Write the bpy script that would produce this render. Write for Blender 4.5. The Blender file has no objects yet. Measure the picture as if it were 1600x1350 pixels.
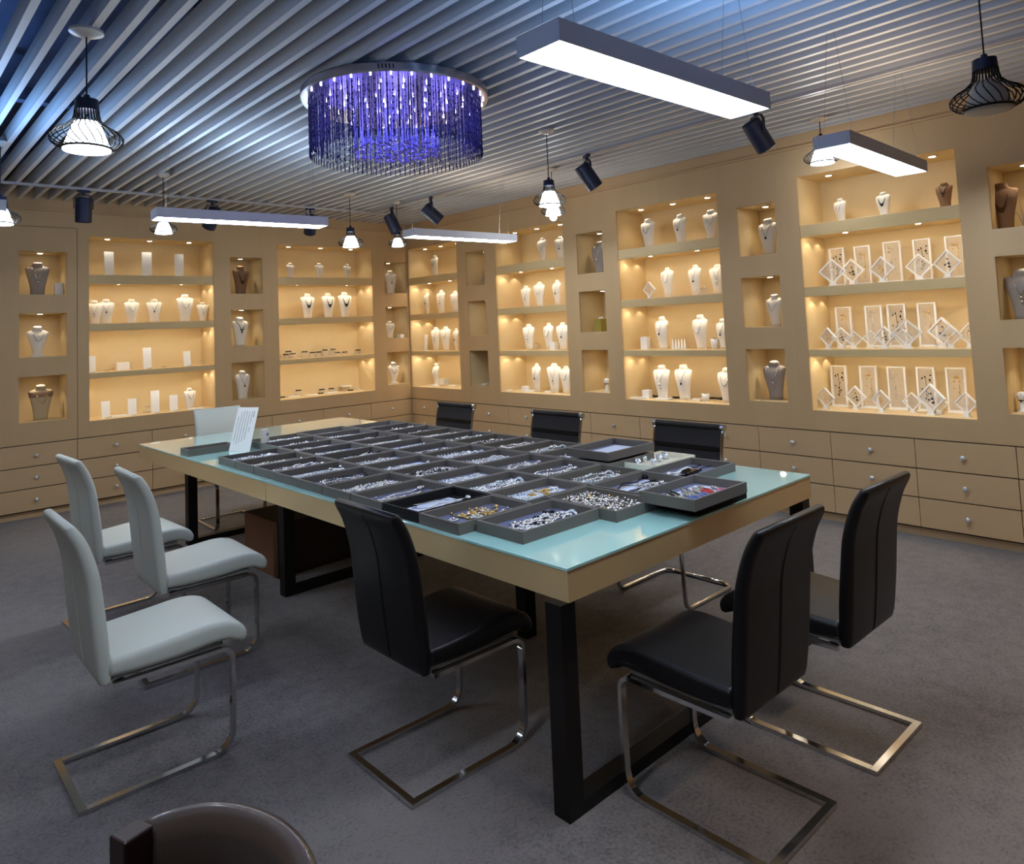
import bpy, bmesh, math, random
from math import sin, cos, pi, radians
from mathutils import Vector, Matrix
random.seed(7)
S = bpy.context.scene
C = S.collection

# ------------------------------------------------------------------ camera
def make_camera():
    yaw, pit, rol = 0.8309150, 0.0673452, -0.0439177
    fw = Vector((cos(pit)*cos(yaw), cos(pit)*sin(yaw), sin(pit)))
    r = Vector((sin(yaw), -cos(yaw), 0)); u = r.cross(fw)
    r2 = cos(rol)*r + sin(rol)*u; u2 = -sin(rol)*r + cos(rol)*u
    cd = bpy.data.cameras.new('camera'); co = bpy.data.objects.new('camera', cd); C.objects.link(co)
    m = Matrix((r2, u2, -fw)).transposed().to_4x4()
    m.translation = Vector((-5.520864, -8.137209, 1.6))
    co.matrix_world = m
    cd.sensor_width = 36; cd.lens = 1131.07/1600*36
    cd.shift_x = 0; cd.shift_y = -(675-430.98)/1600
    cd.clip_start = .05
    S.camera = co
make_camera()

# ------------------------------------------------------------------ world, exposure and light levels
S.view_settings.view_transform = 'Standard'; S.view_settings.look = 'None'
S.view_settings.gamma = 1; S.view_settings.use_curve_mapping = False
S.view_settings.exposure = 0.85
w = bpy.data.worlds.new('world'); S.world = w; w.use_nodes = True
w.node_tree.nodes['Background'].inputs[0].default_value = (.5, .6, .8, 1)
w.node_tree.nodes['Background'].inputs[1].default_value = .05
PANEL_E = 17.0          # radiance of the hanging LED panels
STRIP_W = .78           # watts of the strip under each shelf
SPOT_W = 1.2            # recessed downlight above the top shelves
SCAL_W = .30             # small side downlight under a shelf
NICHE_W = 1.1           # downlight in each small niche
PEND_E = 6.0            # pendant glass shade
CH_W = .7              # blue LEDs of the chandelier
UP_W = 24.0              # fill light added above each LED panel to brighten the ceiling
WARM = (1, .885, .70); COOL = (.80, .89, 1.0)

# ------------------------------------------------------------------ materials
def lin(c):
    return tuple(((v/255)/12.92 if v/255 <= .04045 else ((v/255+.055)/1.055)**2.4) for v in c)
def mat(name, col, rough=.5, metal=0, srgb=True, emit=None, es=1, noise=0, scale=40, bump=0, bscale=200, trans=0, alpha=1, coat=0, spec=.5, stretch=None, ior=1.45, sheen=0):
    m = bpy.data.materials.new(name); m.use_nodes = True
    nt = m.node_tree; b = nt.nodes['Principled BSDF']
    c = lin(col) if srgb else col
    b.inputs['Base Color'].default_value = (*c, 1)
    b.inputs['Roughness'].default_value = rough; b.inputs['Metallic'].default_value = metal
    b.inputs['Specular IOR Level'].default_value = spec
    b.inputs['Coat Weight'].default_value = coat; b.inputs['Coat Roughness'].default_value = .05
    b.inputs['Transmission Weight'].default_value = trans; b.inputs['Alpha'].default_value = alpha
    b.inputs['IOR'].default_value = ior; b.inputs['Sheen Weight'].default_value = sheen
    if emit:
        b.inputs['Emission Color'].default_value = (*emit, 1); b.inputs['Emission Strength'].default_value = es
    tc = nt.nodes.new('ShaderNodeTexCoord'); mp = nt.nodes.new('ShaderNodeMapping')
    nt.links.new(tc.outputs['Object'], mp.inputs[0])
    if stretch: mp.inputs['Scale'].default_value = stretch
    if noise:
        n = nt.nodes.new('ShaderNodeTexNoise'); n.inputs['Scale'].default_value = scale; n.inputs['Detail'].default_value = 4
        nt.links.new(mp.outputs[0], n.inputs['Vector'])
        r = nt.nodes.new('ShaderNodeMapRange'); r.inputs[1].default_value = .3; r.inputs[2].default_value = .7
        r.inputs[3].default_value = 1-noise; r.inputs[4].default_value = 1+noise
        nt.links.new(n.outputs[0], r.inputs[0])
        mx = nt.nodes.new('ShaderNodeVectorMath'); mx.operation = 'SCALE'; mx.inputs[0].default_value = c
        nt.links.new(r.outputs[0], mx.inputs['Scale']); nt.links.new(mx.outputs[0], b.inputs['Base Color'])
    if bump:
        n2 = nt.nodes.new('ShaderNodeTexNoise'); n2.inputs['Scale'].default_value = bscale; n2.inputs['Detail'].default_value = 3
        nt.links.new(mp.outputs[0], n2.inputs['Vector'])
        bp = nt.nodes.new('ShaderNodeBump'); bp.inputs['Strength'].default_value = bump; bp.inputs['Distance'].default_value = .004
        nt.links.new(n2.outputs[0], bp.inputs['Height']); nt.links.new(bp.outputs[0], b.inputs['Normal'])
    return m
M = {}
M['facade'] = mat('tan_laminate', (204, 172, 128), .42, .12, noise=.035, scale=6, bump=.12, bscale=300, stretch=(1, 1, .06))
M['drawer'] = mat('tan_drawer_laminate', (204, 172, 130), .42, .12, noise=.04, scale=6, bump=.1, bscale=300, stretch=(.06, 1, 1))
M['inner'] = mat('cream_lining', (218, 194, 148), .6, noise=.02, scale=8, bump=.08)
M['shelfwood'] = mat('shelf_laminate', (222, 194, 142), .4, .1)
M['dark_gap'] = mat('dark_gap', (30, 24, 18), .9)
M['wallp'] = mat('tan_wall_paint', (190, 156, 118), .7)
M['trim'] = mat('tan_trim', (204, 168, 124), .5)
M['slat'] = mat('pale_slat', (206, 202, 198), .45, .1)
M['plenum'] = mat('dark_plenum', (70, 76, 100), .95, noise=.25, scale=3)
M['chrome'] = mat('chrome', (205, 205, 205), .12, 1)
M['satin'] = mat('satin_steel', (170, 168, 165), .3, 1)
M['whiteleather'] = mat('white_leather', (196, 200, 190), .42, bump=.15, bscale=260)
M['blackleather'] = mat('black_leather', (13, 12, 15), .38, bump=.15, bscale=260, spec=.4)
M['undersheet'] = mat('grey_underside', (112, 112, 108), .6)
M['mesh'] = mat('black_mesh_fabric', (46, 43, 43), .75, bump=.6, bscale=900)
M['blackmetal'] = mat('black_powder_metal', (16, 15, 15), .45, .2)
M['spot'] = mat('navy_black_metal', (42, 46, 66), .45, .3)
M['glass_top'] = mat('aqua_backpainted_glass', (184, 236, 230), .03, coat=1, spec=.8)
M['apron'] = mat('champagne_laminate', (236, 204, 150), .32, .3, noise=.02, scale=5)
M['tray'] = mat('grey_velvet_tray', (101, 95, 87), .85, sheen=.3, bump=.3, bscale=800)
M['liner'] = mat('slate_blue_velvet', (100, 106, 146), .9, sheen=.3, bump=.3, bscale=800)
M['blacktray'] = mat('black_velvet_tray', (12, 11, 13), .85, bump=.3, bscale=800)
M['paper'] = mat('white_paper', (216, 226, 246), .7)
M['white'] = mat('white_plastic', (236, 234, 230), .35)
M['bust'] = mat('white_leatherette', (238, 228, 212), .5)
M['bustgrey'] = mat('grey_toned_linen', (168, 156, 146), .8, bump=.4, bscale=600)
M['bustbrown'] = mat('brown_linen', (146, 112, 84), .8, bump=.4, bscale=600)
M['burlap'] = mat('burlap_linen', (198, 176, 138), .85, bump=.6, bscale=500)
M['silver'] = mat('silver', (215, 214, 212), .2, 1)
M['gold'] = mat('pale_gold', (214, 184, 120), .22, 1)
M['dark'] = mat('black_stone', (18, 17, 20), .2)
M['pearl'] = mat('pearl', (238, 234, 226), .2)
M['crystal'] = mat('crystal_bead', (225, 232, 238), .06, .5, coat=1)
M['bronze'] = mat('bronze', (120, 84, 50), .35, .8)
M['film'] = mat('clear_film', (240, 240, 240), .05, alpha=.14)
M['acrylic'] = mat('clear_acrylic', (235, 238, 236), .04, trans=.9, alpha=1, ior=1.2)
M['green'] = mat('olive_gold_lacquer', (176, 164, 84), .3, .4)
M['cream'] = mat('cream_leatherette', (238, 232, 210), .6)
M['cardboard'] = mat('cardboard', (122, 84, 58), .85, noise=.05, scale=5)
M['cardboard_dark'] = mat('dark_brown_carton', (52, 38, 32), .7)
M['brownleather'] = mat('brown_vinyl', (74, 62, 56), .3, bump=.2, bscale=60, coat=.3)
M['wooddark'] = mat('dark_stained_wood', (40, 24, 20), .4, noise=.2, scale=10, stretch=(1, 1, .1))
M['ink'] = mat('black_ink', (30, 30, 38), .7)
M['red'] = mat('red_grip', (176, 40, 44), .45); M['pink'] = mat('pink_grip', (214, 110, 150), .45); M['blue'] = mat('blue_grip', (96, 110, 168), .45)
M['panel'] = mat('led_diffuser', (240, 240, 240), .6, emit=COOL, es=PANEL_E)
M['panelbody'] = mat('silver_grey_aluminium', (222, 224, 234), .45, .0)
M['pend'] = mat('lit_frosted_glass', (240, 240, 240), .5, emit=(.86, .94, 1), es=PEND_E)
M['pendoff'] = mat('unlit_frosted_glass', (196, 190, 180), .5)
M['strip'] = mat('warm_led_strip', (255, 240, 200), .5, emit=(1, .88, .66), es=5)
M['down'] = mat('warm_downlight', (255, 240, 220), .5, emit=(1, .88, .68), es=14)
M['ledblue'] = mat('blue_white_led', (200, 200, 255), .5, emit=(.52, .5, 1), es=18)
M['strand'] = mat('blue_lit_crystal_strand', (44, 44, 92), .25, .4)  # clear crystal; the blue LED light is put into the base colour
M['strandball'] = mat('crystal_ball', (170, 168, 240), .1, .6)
M['mirror'] = mat('mirror_plate', (196, 190, 192), .3, 1)
M['canopy'] = mat('pale_metal_canopy', (206, 196, 186), .35, .4)
M['rail'] = mat('white_track', (176, 172, 172), .4, .3)
def carpet():
    m = mat('grey_carpet', (104, 98, 98), .95, sheen=.2)
    nt = m.node_tree; b = nt.nodes['Principled BSDF']
    tc = nt.nodes.new('ShaderNodeTexCoord')
    a = nt.nodes.new('ShaderNodeTexNoise'); a.inputs['Scale'].default_value = 1.1; a.inputs['Detail'].default_value = 3
    f = nt.nodes.new('ShaderNodeTexNoise'); f.inputs['Scale'].default_value = 75; f.inputs['Detail'].default_value = 5; f.inputs['Roughness'].default_value = .75
    g = nt.nodes.new('ShaderNodeTexNoise'); g.inputs['Scale'].default_value = 14; g.inputs['Detail'].default_value = 3
    for n in (a, f, g): nt.links.new(tc.outputs['Object'], n.inputs['Vector'])
    s = nt.nodes.new('ShaderNodeMath'); s.operation = 'MULTIPLY_ADD'; s.inputs[1].default_value = 1.1; nt.links.new(f.outputs[0], s.inputs[0])
    s2 = nt.nodes.new('ShaderNodeMath'); s2.operation = 'MULTIPLY_ADD'; s2.inputs[1].default_value = .35; nt.links.new(g.outputs[0], s2.inputs[0])
    s3 = nt.nodes.new('ShaderNodeMath'); s3.operation = 'MULTIPLY_ADD'; s3.inputs[1].default_value = .4; s3.inputs[2].default_value = 0; nt.links.new(a.outputs[0], s3.inputs[0])
    nt.links.new(s3.outputs[0], s2.inputs[2]); nt.links.new(s2.outputs[0], s.inputs[2])
    cr = nt.nodes.new('ShaderNodeValToRGB')
    cr.color_ramp.elements[0].position = .62; cr.color_ramp.elements[0].color = (*lin((54, 51, 54)), 1)
    cr.color_ramp.elements[1].position = 1.22 if False else 1.0; cr.color_ramp.elements[1].color = (*lin((118, 112, 111)), 1)
    nt.links.new(s.outputs[0], cr.inputs[0]); nt.links.new(cr.outputs[0], b.inputs['Base Color'])
    bp = nt.nodes.new('ShaderNodeBump'); bp.inputs['Strength'].default_value = .5; bp.inputs['Distance'].default_value = .006
    nt.links.new(f.outputs[0], bp.inputs['Height']); nt.links.new(bp.outputs[0], b.inputs['Normal'])
    return m
M['carpet'] = carpet()

# ------------------------------------------------------------------ helpers
class MB:
    """collects shapes into one mesh"""
    def __init__(s): s.v = []; s.f = []; s.mi = []; s.cur = 0
    def add(s, v, f):
        n = len(s.v); s.v += [tuple(p) for p in v]; s.f += [tuple(i+n for i in q) for q in f]; s.mi += [s.cur]*len(f); return s
    def box(s, x0, x1, y0, y1, z0, z1, M_=None):
        v = [(x0, y0, z0), (x1, y0, z0), (x1, y1, z0), (x0, y1, z0), (x0, y0, z1), (x1, y0, z1), (x1, y1, z1), (x0, y1, z1)]
        if M_ is not None: v = [M_ @ Vector(p) for p in v]
        return s.add(v, [(3, 2, 1, 0), (4, 5, 6, 7), (0, 1, 5, 4), (1, 2, 6, 5), (2, 3, 7, 6), (3, 0, 4, 7)])
    def loft(s, rings, cap=True, close=False):
        n = len(rings[0]); v = [p for r in rings for p in r]; f = []
        R = len(rings)
        for i in range(R if close else R-1):
            a = i*n; b = ((i+1) % R)*n
            for j in range(n):
                k = (j+1) % n; f.append((a+j, a+k, b+k, b+j))
        if cap and not close: f.append(tuple(range(n))[::-1]); f.append(tuple(range((R-1)*n, R*n)))
        return s.add(v, f)
    def lathe(s, prof, n=24, c=(0, 0, 0)):
        rings = [[(c[0]+r*cos(2*pi*j/n), c[1]+r*sin(2*pi*j/n), c[2]+z) for j in range(n)] for r, z in prof]
        return s.loft(rings)
    def tube(s, pts, r, n=8, close=False, rect=None, cap=True):
        P = [Vector(p) for p in pts]; N = len(P); rings = []
        up = Vector((0, 0, 1)); prevn = None
        for i, p in enumerate(P):
            if close: t = P[(i+1) % N]-P[i-1]
            else: t = (P[min(i+1, N-1)]-P[max(i-1, 0)])
            t.normalize()
            if prevn is None:
                a = up if abs(t.z) < .9 else Vector((1, 0, 0))
                nn = (a - t*a.dot(t)).normalized()
            else: nn = (prevn - t*prevn.dot(t)); nn = nn.normalized() if nn.length > 1e-6 else prevn
            prevn = nn; b = t.cross(nn)
            if rect:
                w, h = rect; rings.append([p+nn*h*a_+b*w*b_ for a_, b_ in ((1, 1), (1, -1), (-1, -1), (-1, 1))])
            else:
                rr = r[i] if isinstance(r, (list, tuple)) else r
                rings.append([p+nn*rr*cos(2*pi*j/n)+b*rr*sin(2*pi*j/n) for j in range(n)])
        return s.loft(rings, cap=cap, close=close)
    def ball(s, c, r, n=6, m=4, sz=1):
        c = Vector(c); v = [c+Vector((0, 0, r*sz))]; f = []
        for i in range(1, m):
            a = pi*i/m
            for j in range(n): v.append(c+Vector((r*sin(a)*cos(2*pi*j/n), r*sin(a)*sin(2*pi*j/n), r*sz*cos(a))))
        v.append(c-Vector((0, 0, r*sz)))
        for j in range(n): f.append((0, 1+j, 1+(j+1) % n))
        for i in range(m-2):
            for j in range(n):
                a = 1+i*n; f.append((a+j, a+n+j, a+n+(j+1) % n, a+(j+1) % n))
        L = len(v)-1; a = 1+(m-2)*n
        for j in range(n): f.append((L, a+(j+1) % n, a+j))
        return s.add(v, f)
    def build(s, name, m, parent=None, smooth=False, bevel=0, kind=None, auto=False):
        me = bpy.data.meshes.new(name); me.from_pydata([tuple(p) for p in s.v], [], s.f)
        ms = m if isinstance(m, (list, tuple)) else [m]
        for k in ms: me.materials.append(k)
        if len(ms) > 1: me.polygons.foreach_set('material_index', s.mi)
        bm = bmesh.new(); bm.from_mesh(me); bmesh.ops.recalc_face_normals(bm, faces=bm.faces); bm.to_mesh(me); bm.free()
        if smooth: me.polygons.foreach_set('use_smooth', [True]*len(me.polygons))
        if auto:
            me.polygons.foreach_set('use_smooth', [True]*len(me.polygons))
            me.set_sharp_from_angle(angle=radians(40))
        me.update()
        o = bpy.data.objects.new(name, me); C.objects.link(o)
        if parent: o.parent = parent
        if bevel:
            b = o.modifiers.new('bevel', 'BEVEL'); b.width = bevel; b.segments = 2; b.limit_method = 'ANGLE'; b.angle_limit = radians(50)
        if kind: o['kind'] = kind
        return o
def rot(o, z): o.rotation_euler = (0, 0, z)
def tag(o, label, cat, group=None):
    o['label'] = label; o['category'] = cat
    if group: o['group'] = group
    return o
def thing(name, label, cat, loc=(0, 0, 0), rz=0, group=None):
    o = bpy.data.objects.new(name, None); C.objects.link(o); o.empty_display_size = .05
    o.location = loc; rot(o, rz); return tag(o, label, cat, group)
def copy_tree(o, parent=None):
    c = o.copy(); C.objects.link(c)
    if parent: c.parent = parent
    for ch in list(o.children): copy_tree(ch, c)
    return c
def place(proto, loc, rz, label, group=None, scale=1, flag={}):
    """the first time moves the proto itself, afterwards a copy"""
    if proto.name in flag: o = copy_tree(proto)
    else: flag[proto.name] = 1; o = proto
    o.location = loc; o.rotation_euler = (0, 0, rz)
    o.scale = (scale, scale, scale) if not isinstance(scale, tuple) else scale
    o['label'] = label
    if group: o['group'] = group
    elif 'group' in o: del o['group']
    return o
ORD = ['first', 'second', 'third', 'fourth', 'fifth', 'sixth', 'seventh', 'eighth', 'ninth', 'tenth', 'eleventh', 'twelfth']
def light(kind, name, loc, watts, col, parent=None, size=.1, size_y=None, rotv=None, spot=None, blend=.5, spread=None):
    l = bpy.data.lights.new(name, kind); l.energy = watts; l.color = col
    if kind == 'AREA':
        l.size = size
        if size_y: l.shape = 'RECTANGLE'; l.size_y = size_y
    else: l.shadow_soft_size = size
    if kind == 'SPOT': l.spot_size = spot or radians(100); l.spot_blend = blend
    o = bpy.data.objects.new(name, l); C.objects.link(o); o.location = loc
    if rotv: o.rotation_euler = rotv
    if parent: o.parent = parent
    return o
def arc(cx, cz, r, a0, a1, n=8):
    return [(cx+r*cos(radians(a0+(a1-a0)*i/n)), cz+r*sin(radians(a0+(a1-a0)*i/n))) for i in range(n+1)]

# ------------------------------------------------------------------ room shell
ZC = 3.0
def struct(name, mb, m, **k):
    o = mb.build(name, m, **k); o['kind'] = 'structure'; return o
struct('floor', MB().box(-8.6, .55, -11.6, .55, -.1, 0), M['carpet'])
struct('wall_back', MB().box(-8.6, .7, .50, .62, 0, 3.6), M['wallp'])
struct('wall_right', MB().box(.50, .62, -11.6, .5, 0, 3.6), M['wallp'])
struct('wall_left', MB().box(-8.7, -8.6, -11.6, .6, 0, 3.6), M['wallp'])
struct('wall_front', MB().box(-8.6, .6, -11.7, -11.6, 0, 3.6), M['wallp'])
# slatted ceiling: boards 3 cm wide hung every 12.35 cm, running away from the camera
mb = MB()
tilt = radians(.43)
x = -8.55
e0 = -4.60
k = -32
while True:
    e = e0+.1235*k; k += 1
    if e > .06: break
    mb.box(e-.032, e, -11.55, .03 if False else -.005, ZC, ZC+.105)
struct('ceiling', mb, M['slat'])
mb = MB(); mb.box(-8.6, .55, -11.6, .55, 3.45, 3.5)
for i in range(6): mb.box(-8.6, .5, -10.5+1.9*i, -10.42+1.9*i, 3.12, 3.2)       # hidden carrier beams seen between the boards
for px in (-5.3, -4.75): mb.tube([(px, -11, 3.3), (px, .3, 3.3)], .03, 8)
mb.box(-5.9, -5.6, -11, .3, 3.25, 3.42)
struct('ceiling', mb, M['plenum'])
# frieze boards and moulding above the built-in cases
struct('trim_1', MB().box(-8.6, -.003, -.004, .5, 2.90, 3.1), M['trim'])
struct('trim_2', MB().box(-.004, .5, -11.6, .5, 2.90, 3.1), M['trim'])
struct('trim_3', MB().box(-8.6, -.02, -.022, -.004, 2.892, 2.908), M['trim'])
struct('trim_4', MB().box(-.022, -.004, -11.6, -.004, 2.892, 2.908), M['trim'])

# ------------------------------------------------------------------ built-in display cases
R90 = -pi/2
LV = {1: (2.28, 2.665), 2: (1.79, 2.185), 3: (1.305, 1.716), 4: (.837, 1.25)}     # floor and roof of every shelf bay
NV = {'n1': (2.085, 2.50), 'n2': (1.49, 1.905), 'n3': (.885, 1.31)}
Z0, Z1 = .684, 2.892
def wall_frame(wall, s):
    """location and turn of something standing at distance s along the wall (s grows to the right)"""
    return ((s, 0, 0), 0) if wall == 'L' else ((0, -s, 0), R90)
def face_panel(w, holes, x0=0):
    us = sorted({0, w, *[h[0] for h in holes], *[h[1] for h in holes]}); zs = sorted({Z0, Z1, *[h[2] for h in holes], *[h[3] for h in holes]})
    mb = MB()
    for a, b in zip(us, us[1:]):
        for c, d in zip(zs, zs[1:]):
            if any(h[0] <= a and b <= h[1] and h[2] <= c and d <= h[3] for h in holes): continue
            mb.box(a, b, 0, .02, c, d)
    return mb
def downlight(root, x, y, z, watts, rad=.028):
    d = MB().lathe([(rad*.72, 0), (rad*.72, -.001), (rad, -.003), (rad+.006, -.001), (rad+.006, .0)], 16, (x, y, z-.001)).build('downlight', M['satin'], root)
    MB().lathe([(0.001, -.0035), (rad*.8, -.0035), (rad*.8, -.001), (.001, -.001)], 16, (x, y, z-.001)).build('lamp_disc', M['down'], d)
    if watts: light('SPOT', 'downlight_lamp', (x, y, z-.015), watts, WARM, root, size=.02, spot=radians(115), blend=.7)
def big_case(wall, s0, s1, a, b, label):
    loc, rz = wall_frame(wall, s0); t = thing('display_case', label, 'display case', loc, rz)
    w = s1-s0; a -= s0; b -= s0; D = .42
    face_panel(w, [(a, b, .837, 2.665)]).build('face_panel', M['facade'], t)
    mb = MB(); e = .018
    mb.box(a-e, b+e, D, D+e, .837-e, 2.665+e); mb.box(a-e, a, .02, D, .837-e, 2.665+e); mb.box(b, b+e, .02, D, .837-e, 2.665+e)
    mb.box(a, b, .02, D, .837-e, .837); mb.box(a, b, .02, D, 2.665, 2.665+e)
    mb.build('interior_lining', M['inner'], t)
    for z0, z1 in ((2.185, 2.28), (1.716, 1.79), (1.25, 1.305)):
        sh = MB().box(a, b, .004, D, z0+.012, z1).box(a, b, .004, .022, z0, z0+.012).build('shelf', M['shelfwood'], t, bevel=.002)
        MB().box(a+.03, b-.03, .03, .042, z0+.004, z0+.012).build('light_strip', M['strip'], sh)
        light('AREA', 'shelf_lamp', ((a+b)/2, .05, z0), STRIP_W*(b-a)/1.2, WARM, t, size=b-a-.08, size_y=.02, rotv=(radians(22), 0, 0))
        for x in (a+.3, b-.3): downlight(sh, x, .12, z0+.012, 0, .022)
        for x in (a+.05, b-.05):
            for y in (.11, .29): light('SPOT', 'side_lamp', (x, y, z0+.002), SCAL_W, WARM, t, size=.006, spot=radians(100), blend=.12)
    n = 3
    for i in range(n): downlight(t, a+(b-a)*(i+.5)/n, .16, 2.665, SPOT_W)
    return t
def niche_case(wall, s0, s1, a, b, label, extra=None):
    loc, rz = wall_frame(wall, s0); t = thing('niche_panel', label, 'niche panel', loc, rz)
    w = s1-s0; a -= s0; b -= s0; D = .36; e = .015
    face_panel(w, [(a, b, *NV[k]) for k in NV]).build('face_panel', M['facade'], t)
    for k in NV:
        z0, z1 = NV[k]; mb = MB()
        mb.box(a-e, b+e, D, D+e, z0-e, z1+e); mb.box(a-e, a, .02, D, z0-e, z1+e); mb.box(b, b+e, .02, D, z0-e, z1+e)
        mb.box(a, b, .02, D, z0-e, z0); mb.box(a, b, .02, D, z1, z1+e)
        mb.build('niche', M['inner'], t)
        f = NICHE_ON.get((wall, round(s0, 2), k), 1)
        if f: downlight(t, (a+b)/2, .17, z1, NICHE_W*f)
    if extra: extra(t, w)
    return t
NICHE_ON = {('R', 1.17, 'n1'): .15, ('R', 1.17, 'n2'): .25, ('R', 1.17, 'n3'): 0, ('L', -.45, 'n1'): .12, ('L', -.45, 'n2'): .4,
            ('L', -2.47, 'n3'): .12, ('L', -2.47, 'n1'): .5, ('R', 3.03, 'n1'): .4, ('R', 3.03, 'n2'): .3, ('R', 6.70, 'n2'): .5}
def door_lines(t, w):
    MB().box(w-.009, w-.005, -.0008, .001, Z0, 2.739).box(-.8, w-.005, -.0008, .001, 2.736, 2.740).build('panel_gap', M['dark_gap'], t)
niche_case('L', -5.24, -3.885, -4.37, -3.98, 'tan wall panel with three niches at the far left of the left wall', door_lines)
big_case('L', -3.885, -2.47, -3.79, -2.57, 'lit four-level display case, leftmost on the left wall')
niche_case('L', -2.47, -1.93, -2.385, -2.012, 'tan wall panel with three niches between the two left-wall cases')
big_case('L', -1.93, -.45, -1.825, -.545, 'second lit case from the left, on the left wall nearest the corner')
niche_case('L', -.45, 0, -.36, -.02, 'tan wall panel with three niches just left of the room corner')
big_case('R', 0, 1.17, .03, 1.08, 'third lit case from the left, just right of the room corner')
niche_case('R', 1.17, 1.70, 1.265, 1.61, 'tan wall panel with three mostly empty niches right of the corner case')
big_case('R', 1.70, 3.03, 1.81, 2.91, 'fourth lit case from the left, holding tall white necklace boards')
niche_case('R', 3.03, 3.53, 3.095, 3.445, 'tan wall panel with niches, one holding an olive gold box')
big_case('R', 3.53, 4.86, 3.635, 4.755, 'fifth lit case from the left, with busts and small ring cones')
niche_case('R', 4.86, 5.38, 4.94, 5.285, 'tan wall panel with three niches each holding one bust')
big_case('R', 5.38, 6.70, 5.48, 6.597, 'rightmost lit case, filled with white acrylic jewellery frames')
niche_case('R', 6.70, 7.40, 6.777, 7.12, 'tan wall panel with three niches at the right edge of view')
# plain panels that close both walls outside the photograph
for wall, a, b in (('L', -8.6, -5.24), ('R', 7.40, 11.6)):
    loc, rz = wall_frame(wall, a)
    o = MB().box(0, b-a, 0, .02, 0, Z1).build('wall_panel', M['facade']); o.location = loc; rot(o, rz)
    tag(o, 'plain tan wall panel at the far '+('left end of the left wall' if wall == 'L' else 'right end of the right wall'), 'wall panel')

# ------------------------------------------------------------------ drawer cabinets under the cases
def drawer_cabinet():
    t = thing('drawer_cabinet', '', 'drawer cabinet')
    W = 1.0
    MB().box(0, W, .022, .45, .055, .681).box(0, W, .045, .45, 0, .055).build('body', M['drawer'], t)
    MB().box(.001, W-.001, .0205, .0219, .06, .6805).build('gap_shade_sheet', M['dark_gap'], t)  # dark sheet added behind the drawers to paint shade into the seams
    for z0, z1 in ((.072, .272), (.277, .472), (.477, .677)):
        d = MB().box(.0035, W-.0035, 0, .020, z0+.0015, z1-.0015).build('drawer', M['drawer'], t, bevel=.0015)
        kb = MB(); z = (z0+z1)/2+.0
        rings = [[(W/2+r*cos(2*pi*j/14)*1, y, z+r*sin(2*pi*j/14)) for j in range(14)] for r, y in ((.007, 0), (.006, -.012), (.015, -.018), (.018, -.026), (.011, -.033), (.002, -.034))]
        kb.loft(rings).build('knob', M['crystal'], d, smooth=True)
    return t
proto = drawer_cabinet()
LE = [-5.24, -4.57, -3.894, -3.217, -2.57, -1.93, -1.28, -.62, 0]
RE = [0, .64, 1.28, 1.93, 2.55, 3.17, 3.79, 4.40, 5.01, 5.604, 6.197, 6.80, 7.40]
for wall, E_ in (('L', LE), ('R', RE)):
    n = len(E_)-1
    for i in range(n):
        a, b = E_[i], E_[i+1]; loc, rz = wall_frame(wall, a)
        q = (n-1-i) if wall == 'L' else i
        lab = f"tan three-drawer base cabinet, {ORD[q]} from the corner along the {'left' if wall == 'L' else 'right'} wall"
        o = place(proto, loc, rz, lab, 'base drawer cabinets', (b-a, 1, 1))
        for ch in o.children:
            for kx in ch.children: kx.scale = (1/(b-a), 1, 1); kx.location = (.5-.5/(b-a), 0, 0)

# ------------------------------------------------------------------ LED panels, tracks, pendants, chandelier
def led_panel():
    t = thing('led_panel_light', '', 'ceiling light', group='hanging LED panels')
    MB().box(-.59, .59, -.09, .09, .006, .066).box(-.59, .59, -.09, -.084, 0, .006).box(-.59, .59, .084, .09, 0, .006).box(-.59, -.584, -.084, .084, 0, .006).box(.584, .59, -.084, .084, 0, .006).build('housing', M['panelbody'], t)
    MB().box(-.584, .584, -.084, .084, .001, .0055).build('diffuser', M['panel'], t)
    for x in (-.5, .5):
        for y in (-.07, .07): MB().tube([(x, y, .066), (x, y*.25, .606)], .0012, 5).build('cable', M['satin'], t)
    light('AREA', 'added_ceiling_fill', (0, 0, .075), UP_W, (.20, .46, 1), t, size=1.15, size_y=.14, rotv=(pi, 0, 0))  # unseen upward light, added to wash and tint the ceiling
    return t
pp = led_panel()
for x, y, rz, lab in ((-3.46, -6.685, -.5, 'large bright LED panel hanging nearest above the table'), (-3.475, -3.11, -4.5, 'long LED panel hanging in front of the leftmost lit case'),
                  (-1.38, -2.95, -1.5, 'LED panel hanging near the room corner, over the far table end'), (-1.396, -6.605, 2, 'LED panel hanging in front of the acrylic frame case'),
                  (-5.45, -2.93, 0, 'LED panel cut off by the left edge of the view'), (-5.5, -6.7, 0, 'LED panel hanging left of the camera, outside the view')):
    o = place(pp, (x, y, 2.4), radians(rz), lab, 'hanging LED panels')
    for c in o.children:
        if c.type == 'LIGHT' and x > -3 or c.type == 'LIGHT' and y > -5:
            c.data = c.data.copy(); c.data.energy = UP_W*(.12 if x > -3 else .28 if x > -5 else .8); c.data.color = (1, .86, .72) if x > -3 else (.45, .66, 1) if x > -5 else (.2, .46, 1)
        elif c.type == 'LIGHT' and x > -5: c.data = c.data.copy(); c.data.energy = UP_W*.6
for nm, p, l in (('light_track', (-8, -.76, -.8, -.8), 'pale ceiling light track running along the left wall'), ('light_track', (-1.03, -1.0, -11, -.75), 'pale ceiling light track running along the right wall')):
    x0, x1, y0, y1 = (p[0], p[1], p[3]-.018, p[3]+.018) if l.find('left') > 0 else (p[0]-.016, p[0]+.016, p[2], p[3])
    tag(MB().box(x0, x1, y0, y1, ZC-.022, ZC).build(nm, M['rail'], bevel=.002), l, 'light track')
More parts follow.
